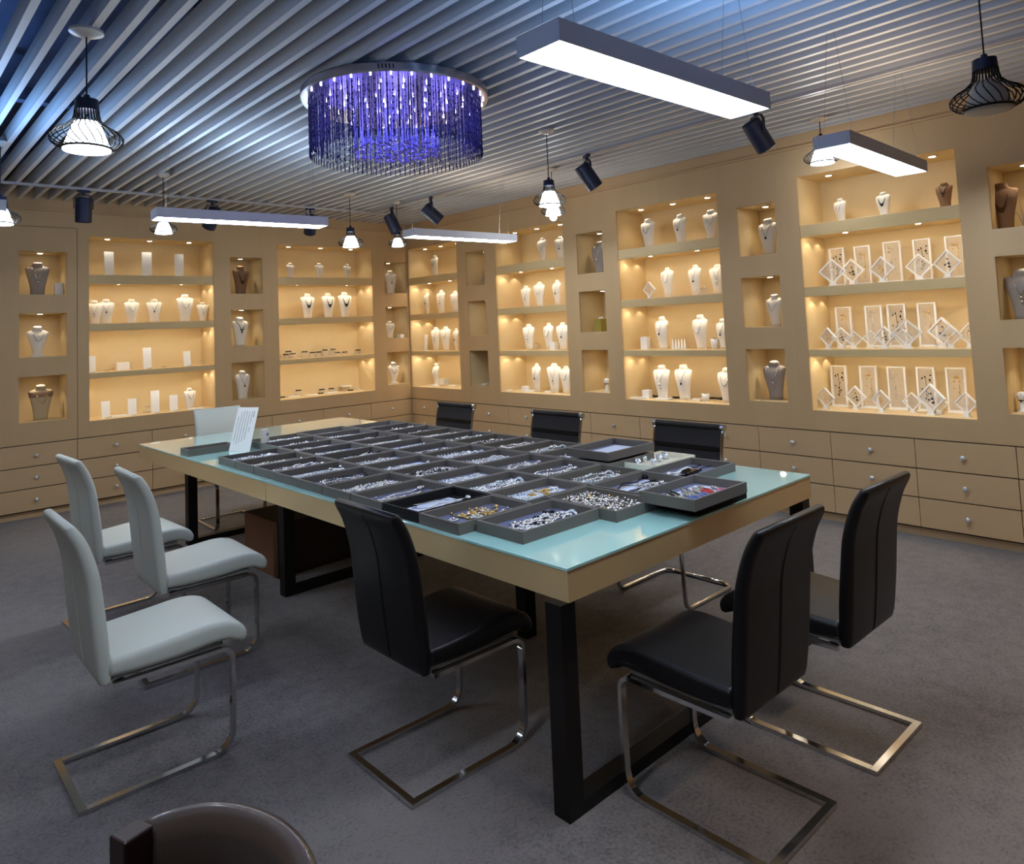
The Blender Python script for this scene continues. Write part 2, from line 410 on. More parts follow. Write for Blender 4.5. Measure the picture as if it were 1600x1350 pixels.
def added_downlight():
    t = thing('added_downlight', '', 'ceiling light')
    MB().lathe([(.06, -.01), (.075, -.01), (.08, 0), (.06, .0)], 24).build('trim_ring', M['satin'], t, auto=True)
    MB().lathe([(.001, -.004), (.058, -.004), (.058, 0), (.001, 0)], 24).build('lamp_disc', M['down'], t)
    light('SPOT', 'warm_downlight', (0, 0, -.03), 60, (1, .72, .42), t, size=.06, spot=radians(115), blend=.6)
    return t
cd_ = added_downlight()  # unseen lamps added to warm the table end and right floor
for x, lab in ((-3.6, 'added warm ceiling downlight behind the camera, left one, outside the view'), (-1.5, 'added warm ceiling downlight behind the camera, right one, outside the view')):
    place(cd_, (x, -9.2, ZC-.001), 0, lab, 'added ceiling downlights')
def spotlight():
    t = thing('track_spotlight', '', 'spotlight', group='track spotlights')
    MB().box(-.05, .05, -.016, .016, -.02, 0).box(-.012, .012, -.012, .012, -.045, -.02).build('track_adapter', M['spot'], t)
    y = MB(); y.tube([(-.075, 0, -.17), (-.075, 0, -.08), (-.05, 0, -.048), (.05, 0, -.048), (.075, 0, -.08), (.075, 0, -.17)], .006, 6, rect=(.01, .003)); y.build('yoke', M['spot'], t)
    h = MB().lathe([(.002, .10), (.05, .10), (.064, .09), (.066, .0), (.066, -.12), (.058, -.125), (.052, -.10), (.002, -.10)], 24).build('lamp_head', M['spot'], t, auto=True)
    return t
sp = spotlight()
for x, y, rz, tl, lab in ((-4.0, -.8, 0, 5, 'dark track spotlight hanging above the left niche panel'), (-2.86, -.8, 10, 40, 'dark track spotlight above the leftmost LED panel light'),
        (-1.80, -.8, -20, 40, 'dark track spotlight near the middle of the left wall track'), (-1.03, -1.25, -115, 24, 'dark track spotlight closest to the room corner, above a lit pendant'),
        (-1.03, -2.0, -118, 48, 'dark tilted track spotlight above the corner LED panel'), (-1.03, -4.2, -118, 34, 'dark tilted track spotlight right of the paired pendants'),
        (-1.03, -5.73, -118, 32, 'dark tilted track spotlight at the end of the nearest LED panel')):
    o = place(sp, (x, y, ZC-.022), radians(rz), lab, 'track spotlights')
    h = [c for c in o.children if c.name.startswith('lamp_head')][0]; h.location = (0, 0, -.17); h.rotation_euler = (radians(tl), 0, 0)

def pendant(D, Hh, drop, lit=True, bulb=False):
    """D cage diameter, drop: height of ceiling above the bottom rim"""
    t = thing('pendant_lamp', '', 'pendant lamp'); k = D/.29
    MB().lathe([(.001, drop), (.07*k, drop), (.07*k, drop-.012), (.03*k, drop-.03), (.001, drop-.03)], 24).build('canopy', M['canopy'], t, auto=True)
    top = .235*k
    MB().tube([(0, 0, top), (0, 0, drop-.02)], .0035, 6).build('cord', M['blackmetal'], t)
    MB().lathe([(.002, top+.02), (.012*k, top+.02), (.016*k, top), (.047*k, top-.002), (.050*k, top-.052*k), (.044*k, top-.054*k), (.002, top-.054*k)], 20).build('cap', M['spot'], t, auto=True)
    prof = [(.047, .19), (.049, .165), (.056, .138), (.084, .110), (.126, .086), (.145, .062), (.142, .040), (.122, .022), (.100, .014)]
    mb = MB(); n = 26
    for i in range(n):
        a = 2*pi*i/n; tw = .55
        mb.tube([(r*k*cos(a+tw*(j/8.)**2), r*k*sin(a+tw*(j/8.)**2), z*k) for j, (r, z) in enumerate(prof)], .0028*k, 4)
    for r, z in ((.100, .014), (.098, .010)): mb.tube([(r*k*cos(2*pi*i/32), r*k*sin(2*pi*i/32), z*k) for i in range(32)], .003*k, 5, close=True)
    mb.build('wire_cage', M['blackmetal'], t)
    g = MB().lathe([(.002, .132*k), (.050*k, .130*k), (.056*k, .118*k), (.070*k, .08*k), (.086*k, .035*k), (.094*k, .010*k), (.094*k, .002*k), (.06*k, -.004*k), (.002, -.006*k)], 28).build('glass_shade', M['pend'] if lit else M['pendoff'], t, smooth=True)
    if bulb: MB().ball((0, 0, -.02*k), .045*k, 14, 8).build('bulb', M['pend'], t, smooth=True)
    return t
for x, y, z, D, lit, bulb, lab in ((-4.762, -4.545, 2.45, .29, 1, 0, 'large lit wire-cage pendant lamp at the upper left'), (-1.815, -1.69, 2.45, .245, 1, 0, 'lit wire-cage pendant lamp hanging alone left of the corner spotlights'),
        (-1.81, -4.51, 2.44, .235, 1, 0, 'upper of two overlapping lit pendant lamps, centre of the room'), (-.35, -5.853, 2.66, .25, 1, 0, 'lit pendant lamp partly hidden behind the right LED panel'),
        (-1.85, -7.26, 2.44, .29, 0, 0, 'unlit black wire-cage pendant lamp at the upper right'), (-3.60, -1.72, 2.49, .21, 1, 0, 'lit pendant lamp behind the long left LED panel'),
        (-1.13, -1.50, 2.505, .20, 1, 0, 'lit pendant lamp left of the corner LED panel'), (-.84, -3.60, 2.57, .22, 1, 1, 'lower overlapping pendant lamp showing its glowing bulb'),
        (-4.79, -2.20, 2.43, .24, 1, 0, 'lit pendant lamp cut off by the left edge of the view')):
    o = pendant(D, 0, ZC-z, lit, bulb); o.location = (x, y, z); o['label'] = lab; o['group'] = 'wire cage pendant lamps'
    if lit: light('POINT', 'pendant_bulb', (0, 0, -.06 if not bulb else -.1), 2.5, (.85, .92, 1), o, size=.06)

def chandelier():
    t = thing('crystal_chandelier', 'round blue-lit chandelier of hanging crystal strands on a mirrored plate', 'chandelier', (-3.16, -4.60, 0))
    MB().lathe([(.001, 2.995), (.535, 2.995), (.545, 2.985), (.545, 2.945), (.538, 2.938), (.001, 2.938)], 72).build('ceiling_plate', M['mirror'], t, auto=True)
    mb = MB()
    for g in (-2.1, -1.0, .4, 2.4):
        for i in range(5): 
            a = g+i*.035; mb.box(-.003, .003, .5445, .5475, 2.952, 2.975, Matrix.Rotation(a, 4, 'Z'))
    mb.build('vent_slot', M['dark_gap'], t)
    def strand(L, r0):
        mb = MB(); mb.tube([(0, 0, 0), (0, 0, -L)], .0016, 4)
        n = int(L/.033)
        for i in range(n): mb.ball((0, 0, -.02-i*.033), r0, 5, 3, 1.7)
        mb.lathe([(.001, -L), (.0035, -L-.004), (.0035, -L-.03), (.001, -L-.045)], 5)
        return mb
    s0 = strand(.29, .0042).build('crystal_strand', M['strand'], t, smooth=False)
    first = True; rnd = random.Random(3)
    pos = [(.50, 2*pi*(i+.2)/100) for i in range(100)]
    for r, a in pos:
        o = s0 if first else s0.copy()
        if not first: C.objects.link(o)
        first = False; o.location = (r*cos(a), r*sin(a), 2.938); o.rotation_euler = (0, 0, a)
    # the denser inner rows behind them
    mb = MB(); base = MB()
    for ring, (r, n, L) in enumerate(((.488, 170, .27), (.465, 150, .29), (.43, 120, .26))):
        for i in range(n):
            a = 2*pi*(i+rnd.random())/n; x, y = r*cos(a), r*sin(a)
            mb.tube([(x, y, 2.938), (x, y, 2.938-L-rnd.random()*.03)], .0018, 3)
            for j in range(4): mb.ball((x, y, 2.90-rnd.random()*L), .004, 4, 3, 1.8)
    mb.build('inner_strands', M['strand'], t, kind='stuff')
    mb = MB()
    for i in range(150):
        a = rnd.random()*2*pi; r = .25*math.sqrt(rnd.random()) if i > 50 else .25; x, y = r*cos(a), r*sin(a)
        zb = 2.625+rnd.random()*.03
        mb.tube([(x, y, 2.938), (x, y, zb)], .0013, 3); mb.ball((x, y, zb), .010, 6, 4); mb.ball((x, y, zb+.03), .006, 5, 3)
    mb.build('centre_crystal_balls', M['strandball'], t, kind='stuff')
    l0 = MB().lathe([(.001, 0), (.0042, 0), (.005, .006), (.001, .008)], 8).build('led_lamp', M['ledblue'], t)
    first = True
    for r, n in ((.515, 30), (.40, 20), (.30, 14), (.18, 10), (.08, 5)):
        for i in range(n):
            a = 2*pi*(i+.5)/n
            o = l0 if first else l0.copy()
            if not first: C.objects.link(o)
            first = False; o.location = (r*cos(a), r*sin(a), 2.929)
    for i in range(6):
        a = 2*pi*i/6; light('POINT', 'blue_led_glow', (.34*cos(a), .34*sin(a), 2.86), CH_W, (.16, .14, 1), t, size=.12)
    light('POINT', 'blue_led_glow', (0, 0, 2.80), CH_W, (.2, .18, 1), t, size=.1)
chandelier()

# ------------------------------------------------------------------ the two tables pushed together
TZ = .79
TX, TY = -3.77, -6.425            # near left corner
TR = radians(.9)                  # the tables stand very slightly askew
def table(y0, label, legs, seam):
    t = thing('display_table', label, 'table', (TX, TY, 0), TR)
    W, L = 1.795, 2.287
    MB().box(.0, W, y0+.001, y0+L-.001, TZ-.010, TZ).build('glass_top', M['glass_top'], t, bevel=.0012)
    MB().box(.004, W-.004, y0+.003, y0+L-.003, TZ-.112, TZ-.0105).build('apron', M['apron'], t)
    for (x0, x1, y) in legs:
        h = .035
        for x in (x0, x1):
            MB().box(x-h, x+h, y-h, y+h, .0, TZ-.112).build('leg', M['blackmetal'], t)
        if x1-x0 > .1: MB().box(x0+h, x1-h, y-h, y+h, 0, .045).build('floor_bar', M['blackmetal'], t)
    return t
table(0, 'aqua glass topped table nearest the camera, with champagne apron and black legs', [(.0, 1.735, .02+.02), (.86, .861, 1.12)], 0)
table(2.287, 'aqua glass topped table behind the nearer one, carrying the folding sign', [(.30, 1.50, 2.66), (.30, 1.50, 4.30)], 0)

# ------------------------------------------------------------------ cantilever dining chairs
def rrect(w, t, n=5, r=None):
    """rounded rectangle outline in (a, b), width w, thickness t"""
    r = r or t*.48; pts = []
    for cx, cy, a0 in ((w/2-r, t/2-r, 0), (-w/2+r, t/2-r, 90), (-w/2+r, -t/2+r, 180), (w/2-r, -t/2+r, 270)):
        for i in range(n): a = radians(a0+90*i/(n-1)); pts.append((cx+r*cos(a), cy+r*sin(a)))
    return pts
def pad(mb, path, w, t, r=None):
    """sweeps a rounded slab along a path in the x-z plane; path items are (x, z[, w[, t]])"""
    rings = []; N = len(path)
    for i, p in enumerate(path):
        a = path[max(i-1, 0)]; b = path[min(i+1, N-1)]; d = Vector((b[0]-a[0], 0, b[1]-a[1])).normalized(); nn = Vector((-d.z, 0, d.x))
        ww = p[2] if len(p) > 2 else w; tt = p[3] if len(p) > 3 else t
        rings.append([(p[0]+nn.x*q, yy, p[1]+nn.z*q) for yy, q in rrect(ww, tt, 5, min(.022, tt*.48))])
    return mb.loft(rings)
def smooth_path(ps, k=5):
    out = []
    P = [Vector(p) for p in ps]
    for i in range(len(P)-1):
        p0 = P[max(i-1, 0)]; p1 = P[i]; p2 = P[i+1]; p3 = P[min(i+2, len(P)-1)]
        for j in range(k):
            u = j/k; out.append(tuple(.5*((2*p1)+(p2-p0)*u+(2*p0-5*p1+4*p2-p3)*u*u+(3*p1-p0-3*p2+p3)*u**3)))
    out.append(tuple(P[-1])); return out
def dining_chair(leather, name='cantilever_chair'):
    t = thing(name, '', 'chair')
    W = .43
    sp_ = smooth_path([(.10, .452, .42, .062), (.20, .450, .425, .07), (.34, .455, .43, .078), (.46, .462, .43, .078), (.53, .452, .43, .07), (.565, .425, .43, .058), (.572, .405, .42, .03)])
    seat = pad(MB(), sp_, W, .07).build('seat', leather, t, smooth=True)
    MB().box(.11, .50, -.19, .19, .405, .418).build('seat_board', M['undersheet'], t)
    bp_ = smooth_path([(.088, .402, .41, .034), (.084, .44, .42, .048), (.072, .56, .43, .052), (.060, .68, .43, .05), (.046, .79, .43, .046), (.016, .89, .425, .042), (-.016, .95, .42, .036), (-.022, .965, .41, .02)])
    back = pad(MB(), bp_, W, .05).build('backrest', leather, t, smooth=True)
    mb = MB()
    for y in (0,):
        mb.tube([(p[0]-p[3]*.5-.0005, y, p[1]) for p in bp_[2:-6]], .003, 4)
    mb.build('back_seam', leather, t)
    # flat chromed steel frame: one bent bar on each side joined by a rear floor bar
    H_ = .392
    for s in (-1, 1):
        y = s*.20
        prof = [(0.0262, .009), (.25, .009)] + arc(.455, .084, .075, -90, 0, 7) + [(.532, .25)] + arc(.487, H_-.045, .045, 0, 90, 6)[0:] + [(.11, H_)]
        MB().tube([(x, y, z) for x, z in prof], .01, rect=(.0135, .0075)).build('side_frame', M['chrome'], t, auto=True)
    MB().box(0, .026, -.2135, .2135, .0015, .0165).build('rear_bar', M['chrome'], t, bevel=.001)
    MB().box(.12, .15, -.19, .19, .3845, .3995).build('seat_crossbar', M['satin'], t)
    return t
cw = dining_chair(M['whiteleather']); cb = dining_chair(M['blackleather'], 'cantilever_chair_black' if False else 'cantilever_chair')
for x, y, rz, lab in ((-4.935, -4.99, 0, 'white leather cantilever chair nearest the camera, on the left'), (-4.50, -4.185, -1, 'white leather cantilever chair pushed closest to the left table side'),
                      (-4.60, -3.385, 3, 'white leather cantilever chair farthest left, in front of the drawers'), (-3.065, -1.42, -91, 'white leather chair at the far table end, behind the folding sign')):
    place(cw, (x, y, 0), radians(rz), lab, 'white cantilever chairs')
for x, y, rz, lab in ((-4.12, -5.78, 0, 'black leather cantilever chair at the left side of the near table'), (-3.36, -6.985, 90, 'black leather cantilever chair nearest the camera, at the table end'),
                      (-2.69, -7.015, 90, 'black leather cantilever chair at the right of the table end')):
    place(cb, (x, y, 0), radians(rz), lab, 'black cantilever chairs')

# ------------------------------------------------------------------ mesh conference chairs on the far side of the table
def mesh_chair():
    t = thing('mesh_conference_chair', '', 'chair'); w = .245
    prof = smooth_path([(-.075, .93), (-.045, .78), (-.02, .62), (.0, .50), (.045, .445), (.15, .44), (.30, .455), (.42, .455), (.465, .43)], 4)
    for s in (-1, 1):
        MB().tube([(x, s*w, z) for x, z in prof], .01, 8).build('side_rail', M['chrome'], t, smooth=True)
        mb = MB(); rings = [[(-.078+r*cos(2*pi*j/16), s*y, .935+r*sin(2*pi*j/16)) for j in range(16)] for r, y in ((.021, w-.012), (.021, w+.012))]
        mb.loft(rings).build('rail_cap', M['chrome'], t, auto=True)
    rings = []
    for x, z in prof:
        rings.append([(x, -w+.01, z), (x-.0, -w*.5, z-.004), (x, 0, z-.006), (x, w*.5, z-.004), (x, w-.01, z), (x-.004, w-.01, z-.003), (x-.004, 0, z-.010), (x-.004, -w+.01, z-.003)])
    MB().loft(rings).build('mesh_sling', M['mesh'], t)
    mb = MB(); mb.tube([(-.074, -w+.012, .938), (-.074, w-.012, .938)], .016, 10); mb.build('top_roll', M['mesh'], t, smooth=True)
    mb = MB(); mb.box(-.066, -.040, -w+.02, w-.02, .80, .822); mb.build('back_band', M['blackmetal'], t)
    MB().tube([(-.05, -.07, .755), (-.052, -.03, .748), (-.052, .05, .748)], .003, 5).build('stitched_tab', M['satin'], t)
    for s in (-1, 1):
        y = s*.235
        P = [(.0, y, .012)] if False else []
        path = [(-.10, s*.17, .012), (-.10, s*.235, .012) if False else (-.09, s*.205, .012), (-.06, y, .012), (.28, y, .012)] + [(a, y, b) for a, b in arc(.33, .062, .05, -90, 0, 6)] + [(.40, y, .40), (.385, y, .428), (.34, y, .436), (.10, y, .43)]
        MB().tube(path, .0125, 10).build('base_tube', M['chrome'], t, smooth=True)
    MB().tube([(-.10, -.172, .012), (-.10, .172, .012)], .0125, 10).build('rear_base_tube', M['chrome'], t, smooth=True)
    return t
mc = mesh_chair()
for x, y, rz, lab in ((-1.77, -3.16, 180, 'black mesh conference chair farthest along the right table side'), (-1.77, -4.365, 180, 'middle black mesh conference chair on the right table side'),
                      (-1.77, -5.495, 180, 'black mesh conference chair nearest on the right table side')):
    place(mc, (x, y, 0), radians(rz), lab, 'mesh conference chairs')

# ------------------------------------------------------------------ dark chair at the bottom edge
def tub_chair():
    t = thing('brown_vinyl_chair', 'dark brown vinyl chair, its back cut off by the bottom edge', 'chair', (-5.025, -6.84, 0), radians(-163))
    # local x points to the chair's front; the back bows backwards
    rings = []
    n = 18
    for i in range(n+1):
        a = -.75+1.5*i/n; R = .32
        x = -R*cos(a)+.27; y = R*sin(a)
        hz = .762-.03*abs(sin(a)/sin(.75))**3
        nx, ny = -cos(a), sin(a); k = .024
        rings.append([(x+nx*k, y+ny*k, .42), (x+nx*k*1.05, y+ny*k*1.05, hz-.04), (x+nx*k*.7, y+ny*k*.7, hz-.008), (x, y, hz), (x-nx*k*.7, y-ny*k*.7, hz-.008), (x-nx*k*1.05, y-ny*k*1.05, hz-.04), (x-nx*k, y-ny*k, .42)])
    MB().loft(rings).build('backrest', M['brownleather'], t, smooth=True)
    pad(MB(), [(.05, .44), (.15, .45), (.35, .45), (.48, .44), (.51, .42)], .46, .08).build('seat', M['brownleather'], t, smooth=True)
    for s in (-1, 1):
        x = .32-.32*cos(.75); y = s*.30*sin(.75)
        MB().box(x-.050, x+.004, y-.024, y+.024, .36, .738).build('back_post', M['wooddark'], t, bevel=.004)
        for xx in (.07, .46): MB().tube([(xx, s*.20, .42), (xx+(.02 if xx > .3 else -.02), s*.215, 0)], .018, 4).build('leg', M['wooddark'], t)
    return t
tub_chair()

# ------------------------------------------------------------------ carton under the table
def carton():
    t = thing('cardboard_carton', 'brown cardboard carton standing on the carpet under the tables', 'box', (-3.43, -3.44, 0), radians(2))
    mb = MB(); mb.box(0, .82, 0, .50, 0, .36); b = mb.build('carton_body', [M['cardboard']], t, bevel=.003)
    mb = MB().box(.001, .821, -.0012, .0, .003, .357).box(0, .82, 0, .5, .360, .362); mb.build('dark_face', M['cardboard_dark'], t)  # front and top covered in a darker brown than the sides
    MB().box(-.0012, 0, .0, .06, 0, .36).build('tape_strip', M['bronze'], t)
carton()

# ------------------------------------------------------------------ jewellery prototypes (lying flat, about 24 cm long)
def loop_pts(n, L, Wd, seed, wob=.3):
    rnd = random.Random(seed); ph = [rnd.random()*6 for _ in range(4)]
    out = []
    for i in range(n):
        a = 2*pi*i/n
        k = 1+wob*.4*sin(3*a+ph[0])+wob*.3*sin(2*a+ph[1])
        out.append((L/2*cos(a)*k, Wd/2*sin(a)*k+.012*sin(5*a+ph[2])))
    return out
def jewel(name, cat):
    t = thing(name, '', cat); t['_p'] = 1; del t['_p']; return t
PJ = {}
def mk_beads(key, name, label, L, Wd, n, r, m, seed, pend=None):
    mb = MB()
    for i, (x, y) in enumerate(loop_pts(n, L, Wd, seed)):
        rr = r*(.75+.5*random.Random(seed*99+i).random()); mb.ball((x, y, rr*.8), rr, 6, 4)
    if pend: mb.ball((L/2*1.05, .0, .008), pend, 8, 5, .5)
    o = mb.build(name, m, smooth=True); o['category'] = 'necklace' if L > .12 else 'bracelet'; PJ[key] = (o, label)
mk_beads('silver', 'bead_necklace', 'silver bead necklace', .22, .07, 46, .0055, M['silver'], 1)
mk_beads('pearl', 'pearl_necklace', 'pearl necklace', .20, .06, 40, .0055, M['pearl'], 2)
mk_beads('crystal', 'crystal_necklace', 'clear crystal necklace', .24, .09, 52, .006, M['crystal'], 3, .014)
mk_beads('gold', 'gold_necklace', 'pale gold necklace', .21, .08, 46, .005, M['gold'], 4, .012)
mk_beads('dark', 'black_bead_necklace', 'black bead necklace', .20, .05, 40, .006, M['dark'], 5)
def mk_chain(key, name, label, m, seed, pm):
    mb = MB(); P = loop_pts(40, .25, .08, seed, .5)
    mb.tube([(x, y, .003) for x, y in P], .0022, 5, close=True)
    x, y = P[0]; mb.ball((x, y, .008), .013, 8, 5, .6)
    o = mb.build(name, m, smooth=True); o['category'] = 'necklace'; PJ[key] = (o, label)
mk_chain('chain', 'chain_necklace', 'silver pendant chain', M['silver'], 8, M['silver'])
mk_chain('cord', 'cord_necklace', 'black cord necklace', M['dark'], 9, M['dark'])
def mk_flower(key, name, label, m, c):
    mb = MB()
    for i in range(6): mb.ball((.013*cos(i*pi/3), .013*sin(i*pi/3), .006), .009, 6, 4, .5)
    mb.ball((0, 0, .010), .007, 8, 5)
    mb.tube([(0, 0, .003), (.02, .012, .003), (.04, .012, .003), (.055, 0, .003)], .0022, 5); mb.ball((.06, -.002, .006), .007, 6, 4)
    o = mb.build(name, m, smooth=True); o['category'] = 'brooch'; PJ[key] = (o, label)
mk_flower('goldflower', 'flower_brooch', 'gold flower brooch', M['gold'], 1)
mk_flower('silverflower', 'flower_brooch', 'silver flower brooch', M['silver'], 1)
mb = MB(); mb.tube([(.035*cos(2*pi*i/28), .027*sin(2*pi*i/28), .006) for i in range(28)], .006, 8, close=True)
for i in range(14): mb.ball((.035*cos(2*pi*i/14), .027*sin(2*pi*i/14), .011), .005, 5, 3)
o = mb.build('bracelet', M['dark'], smooth=True); o['category'] = 'bracelet'; PJ['bangle'] = (o, 'dark beaded bracelet')
mb = MB(); mb.tube([(.022*cos(2*pi*i/22), .022*sin(2*pi*i/22), .004) for i in range(22)], .0035, 6, close=True); mb.ball((.022, 0, .008), .007, 6, 4)
o = mb.build('bangle', M['silver'], smooth=True); o['category'] = 'bracelet'; PJ['ring'] = (o, 'small silver bangle')
for o, _ in PJ.values(): o.name = o.name
USED = set()
def put_flat(key, loc, rz, label, group=None, sc=1, cat=None):
    p = PJ[key][0]
    if key in USED: o = p.copy(); C.objects.link(o)
    else: USED.add(key); o = p
    o.location = loc; o.rotation_euler = (0, 0, rz); o.scale = (sc,)*3
    o['label'] = label
    if group: o['group'] = group
    elif 'group' in o: del o['group']
    if cat: o['category'] = cat
    return o

# ------------------------------------------------------------------ trays on the table
def tray_proto(L, Wd, H, body, liner, paper, name='jewellery_tray'):
    t = thing(name, '', 'tray'); e = .011
    mb = MB().box(-L/2, L/2, -Wd/2, Wd/2, 0, .007)
    mb.box(-L/2, L/2, -Wd/2, -Wd/2+e, .007, H).box(-L/2, L/2, Wd/2-e, Wd/2, .007, H).box(-L/2, -L/2+e, -Wd/2+e, Wd/2-e, .007, H).box(L/2-e, L/2, -Wd/2+e, Wd/2-e, .007, H)
    mb.build('tray_rim', body, t)
    MB().box(-L/2+e, L/2-e, -Wd/2+e, Wd/2-e, .0071, .0095).build('velvet_liner', liner, t)
    if paper:
        a, b, dx = paper; mb = MB()
        mb.box(-a/2+dx, a/2+dx, -b/2, b/2, .0097, .0105, Matrix.Rotation(.04, 4, 'Z')); mb.build('paper_sheet', M['paper'], t)
    return t
TH = .045
TP = {'plain': tray_proto(.402, .268, TH, M['tray'], M['liner'], None), 'paper': tray_proto(.402, .268, TH, M['tray'], M['liner'], (.30, .17, .02)),
      'grey': tray_proto(.402, .268, TH, M['tray'], M['tray'], None), 'black': tray_proto(.402, .268, TH, M['blacktray'], M['blacktray'], (.28, .17, .0))}
rowname = {1: 'the left row', 2: 'the second row', 3: 'the third row', 4: 'the right row'}
NEAR = ['nearest']+[o_+' nearest' for o_ in ORD[1:]]
TRAYS = []
for k in range(8): TRAYS.append((1, -3.565, -3.33-.28*k, 'black' if k == 7 else ('plain', 'grey', 'plain', 'plain', 'paper', 'plain', 'plain')[k % 7]))
TRAYS.append((1, -3.565, -5.57, 'plain'))
for k in range(11): TRAYS.append((2, -3.155, -2.77-.275*k, ('grey', 'plain', 'paper', 'plain', 'plain', 'paper', 'paper', 'paper', 'paper', 'plain', 'paper')[k]))
for k in range(12): TRAYS.append((3, -2.745 if k < 11 else -2.755, -2.735-.2785*k, ('paper', 'paper', 'plain', 'paper', 'paper', 'paper', 'plain', 'paper', 'plain', 'plain', 'grey', 'paper')[k]))
for k in range(10): TRAYS.append((4, -2.325, -2.79-.277*k, ('paper', 'plain', 'paper', 'grey', 'plain', 'grey', 'grey', 'grey', 'paper', 'grey')[k]))
rows = {}
for r, x, y, kd in TRAYS: rows.setdefault(r, []).append(y)
MIX = [('silver', 'crystal'), ('pearl', 'chain'), ('silver', 'chain'), ('crystal', 'chain'), ('cord', 'silver'), ('pearl', 'silver'), ('chain', 'silverflower'), ('silver', 'dark'), ('crystal', 'pearl')]
rnd = random.Random(21)
def fill(x, y, z, mix, phrase, counts=(2, 2), sp=(.10, .055), rz0=0):
    for key, n in zip(mix, counts):
        made = []
        for i in range(n):
            big = key in ('silver', 'pearl', 'crystal', 'gold', 'dark', 'chain', 'cord')
            dx = rnd.uniform(-.045, .045) if big else rnd.uniform(-.115, .115)
            dy = rnd.uniform(-.05, .05) if big else rnd.uniform(-.052, .052)
            made.append(put_flat(key, (x+dx, y+dy, z), rnd.uniform(-.35, .35) if big else rnd.uniform(0, 6), '', None, rnd.uniform(1.0, 1.25) if big else rnd.uniform(.9, 1.2)))
        made.sort(key=lambda o: .74*o.location.x-.67*o.location.y)      # left to right as seen from the entrance side
        for i, o in enumerate(made):
            o['label'] = PJ[key][1]+(f", {ORD[i]} from left in the " if n > 1 else ' in the ')+phrase
            if n > 1: o['group'] = PJ[key][1]+'s in the '+phrase
for i, (r, x, far, kd) in enumerate(TRAYS):
    y = far-.138; ys = sorted(rows[r]); q = ys.index(far)
    phrase = f"{NEAR[q]} tray of {rowname[r]}"
    desc = {'black': 'black velvet jewellery tray', 'paper': 'grey tray with white paper', 'plain': 'grey tray with blue velvet', 'grey': 'plain grey jewellery tray'}[kd]
    place(TP[kd], (x, y, TZ), TR*.8+rnd.uniform(-.008, .008), f"{desc}, {NEAR[q]} of {rowname[r]} on the table", 'jewellery trays on the table')
    if r == 1 and q == 0: fill(x, y, TZ+.0107, ('goldflower', 'silverflower'), phrase, (7, 5)); put_flat('gold', (x+.04, y+.02, TZ+.0107), .2, 'pale gold necklace in the '+phrase)
    elif r == 1 and q == 1: fill(x, y, TZ+.0107, ('chain',), phrase, (2,))
    elif r == 3 and q == 0: fill(x, y, TZ+.0107, ('cord', 'chain'), phrase, (2, 1)); fill(x, y, TZ+.0107, ('ring',), phrase, (3,))
    elif r == 4 and q == 0: pass
    elif r == 4 and q in (4, 5): fill(x, y, TZ+.0107, ('silver', 'dark'), phrase, (4, 3)); fill(x, y, TZ+.0107, ('crystal',), phrase, (2,))
    elif r == 2 and q == 0: fill(x, y, TZ+.0107, ('crystal', 'goldflower'), phrase, (2, 6))
    elif r == 1 and q == 3: fill(x, y, TZ+.0107, ('pearl', 'silver'), phrase, (3, 3))
    else:
        a = MIX[i % len(MIX)]; fill(x, y, TZ+.0107, a, phrase, (3 if kd != 'grey' else 2, 2 if i % 3 else 3))
# single trays that break the grid
def solo(p, x, y, z, rz, label, sc=(1, 1, 1)): return place(p, (x, y, z), rz, label, None, sc)
solo(TP['plain'], -3.470, -5.985, TZ, .01, 'grey velvet tray of silver brooches, frontmost, at the near table corner', (1.07, 1, 1))
fill(-3.47, -5.985, TZ+.0107, ('silverflower', 'crystal'), 'frontmost corner tray', (9, 1)); fill(-3.47, -5.985, TZ+.0107, ('silver',), 'frontmost corner tray', (2,))
put_flat('dark', (-3.40, -5.95, TZ+.0107), .5, 'black bead necklace in the frontmost corner tray')
solo(TP['grey'], -3.113, -6.003, TZ, pi/2, 'grey tray heaped with small loose silver beads, at the table front')
mb = MB(); mb2 = MB(); r2 = random.Random(5)
for i in range(520):
    x, y = r2.uniform(-.122, .122), r2.uniform(-.187, .187); z = .004+r2.random()*.014; rr = r2.uniform(.004, .0085)
    (mb if i % 11 else mb2).ball((x, y, z), rr, 5, 4)
for i in range(60):
    x, y = r2.uniform(-.11, .11), r2.uniform(-.175, .175); a = r2.random()*6
    mb.tube([(x+.011*cos(a+q), y+.011*sin(a+q), .018+.004*sin(q)) for q in (0, 1, 2, 3, 4, 5)], .0018, 4)
o = thing('loose_beads', 'heap of loose silver and gold beads filling the sideways front tray', 'beads', (-3.113, -6.003, TZ+.0097)); o['kind'] = 'stuff'
a = mb.build('silver_beads', M['silver'], o, smooth=True); a['kind'] = 'stuff'; b = mb2.build('gold_beads', M['gold'], o, smooth=True); b['kind'] = 'stuff'
solo(TP['black'], -2.776, -6.272, TZ, .01, 'black velvet tray underneath the tray of pliers', (.94, .95, 1))
solo(TP['paper'], -2.865, -6.315, TZ+TH, .012, 'grey tray of pliers with coloured grips, stacked on a black tray')
solo(TP['plain'], -2.342, -5.935, TZ, .012, 'grey tray holding a black cord and clasp, rightmost at the front', (1.1, 1, 1))
put_flat('cord', (-2.27, -5.90, TZ+.0107), .1, 'black cord necklace in the rightmost front tray', sc=1.1)
mb = MB().box(-.06, .06, -.02, .02, .003, .03).box(-.02, .11, -.008, .008, .01, .022); 
for i in range(5): mb.ball((-.045+.012*i, .01, .03), .014, 6, 4)
o = mb.build('hair_clasp', M['dark'], bevel=.002); o.location = (-2.40, -5.98, TZ+.0097); rot(o, .1); tag(o, 'black hair clasp lying in the rightmost front tray', 'clasp')
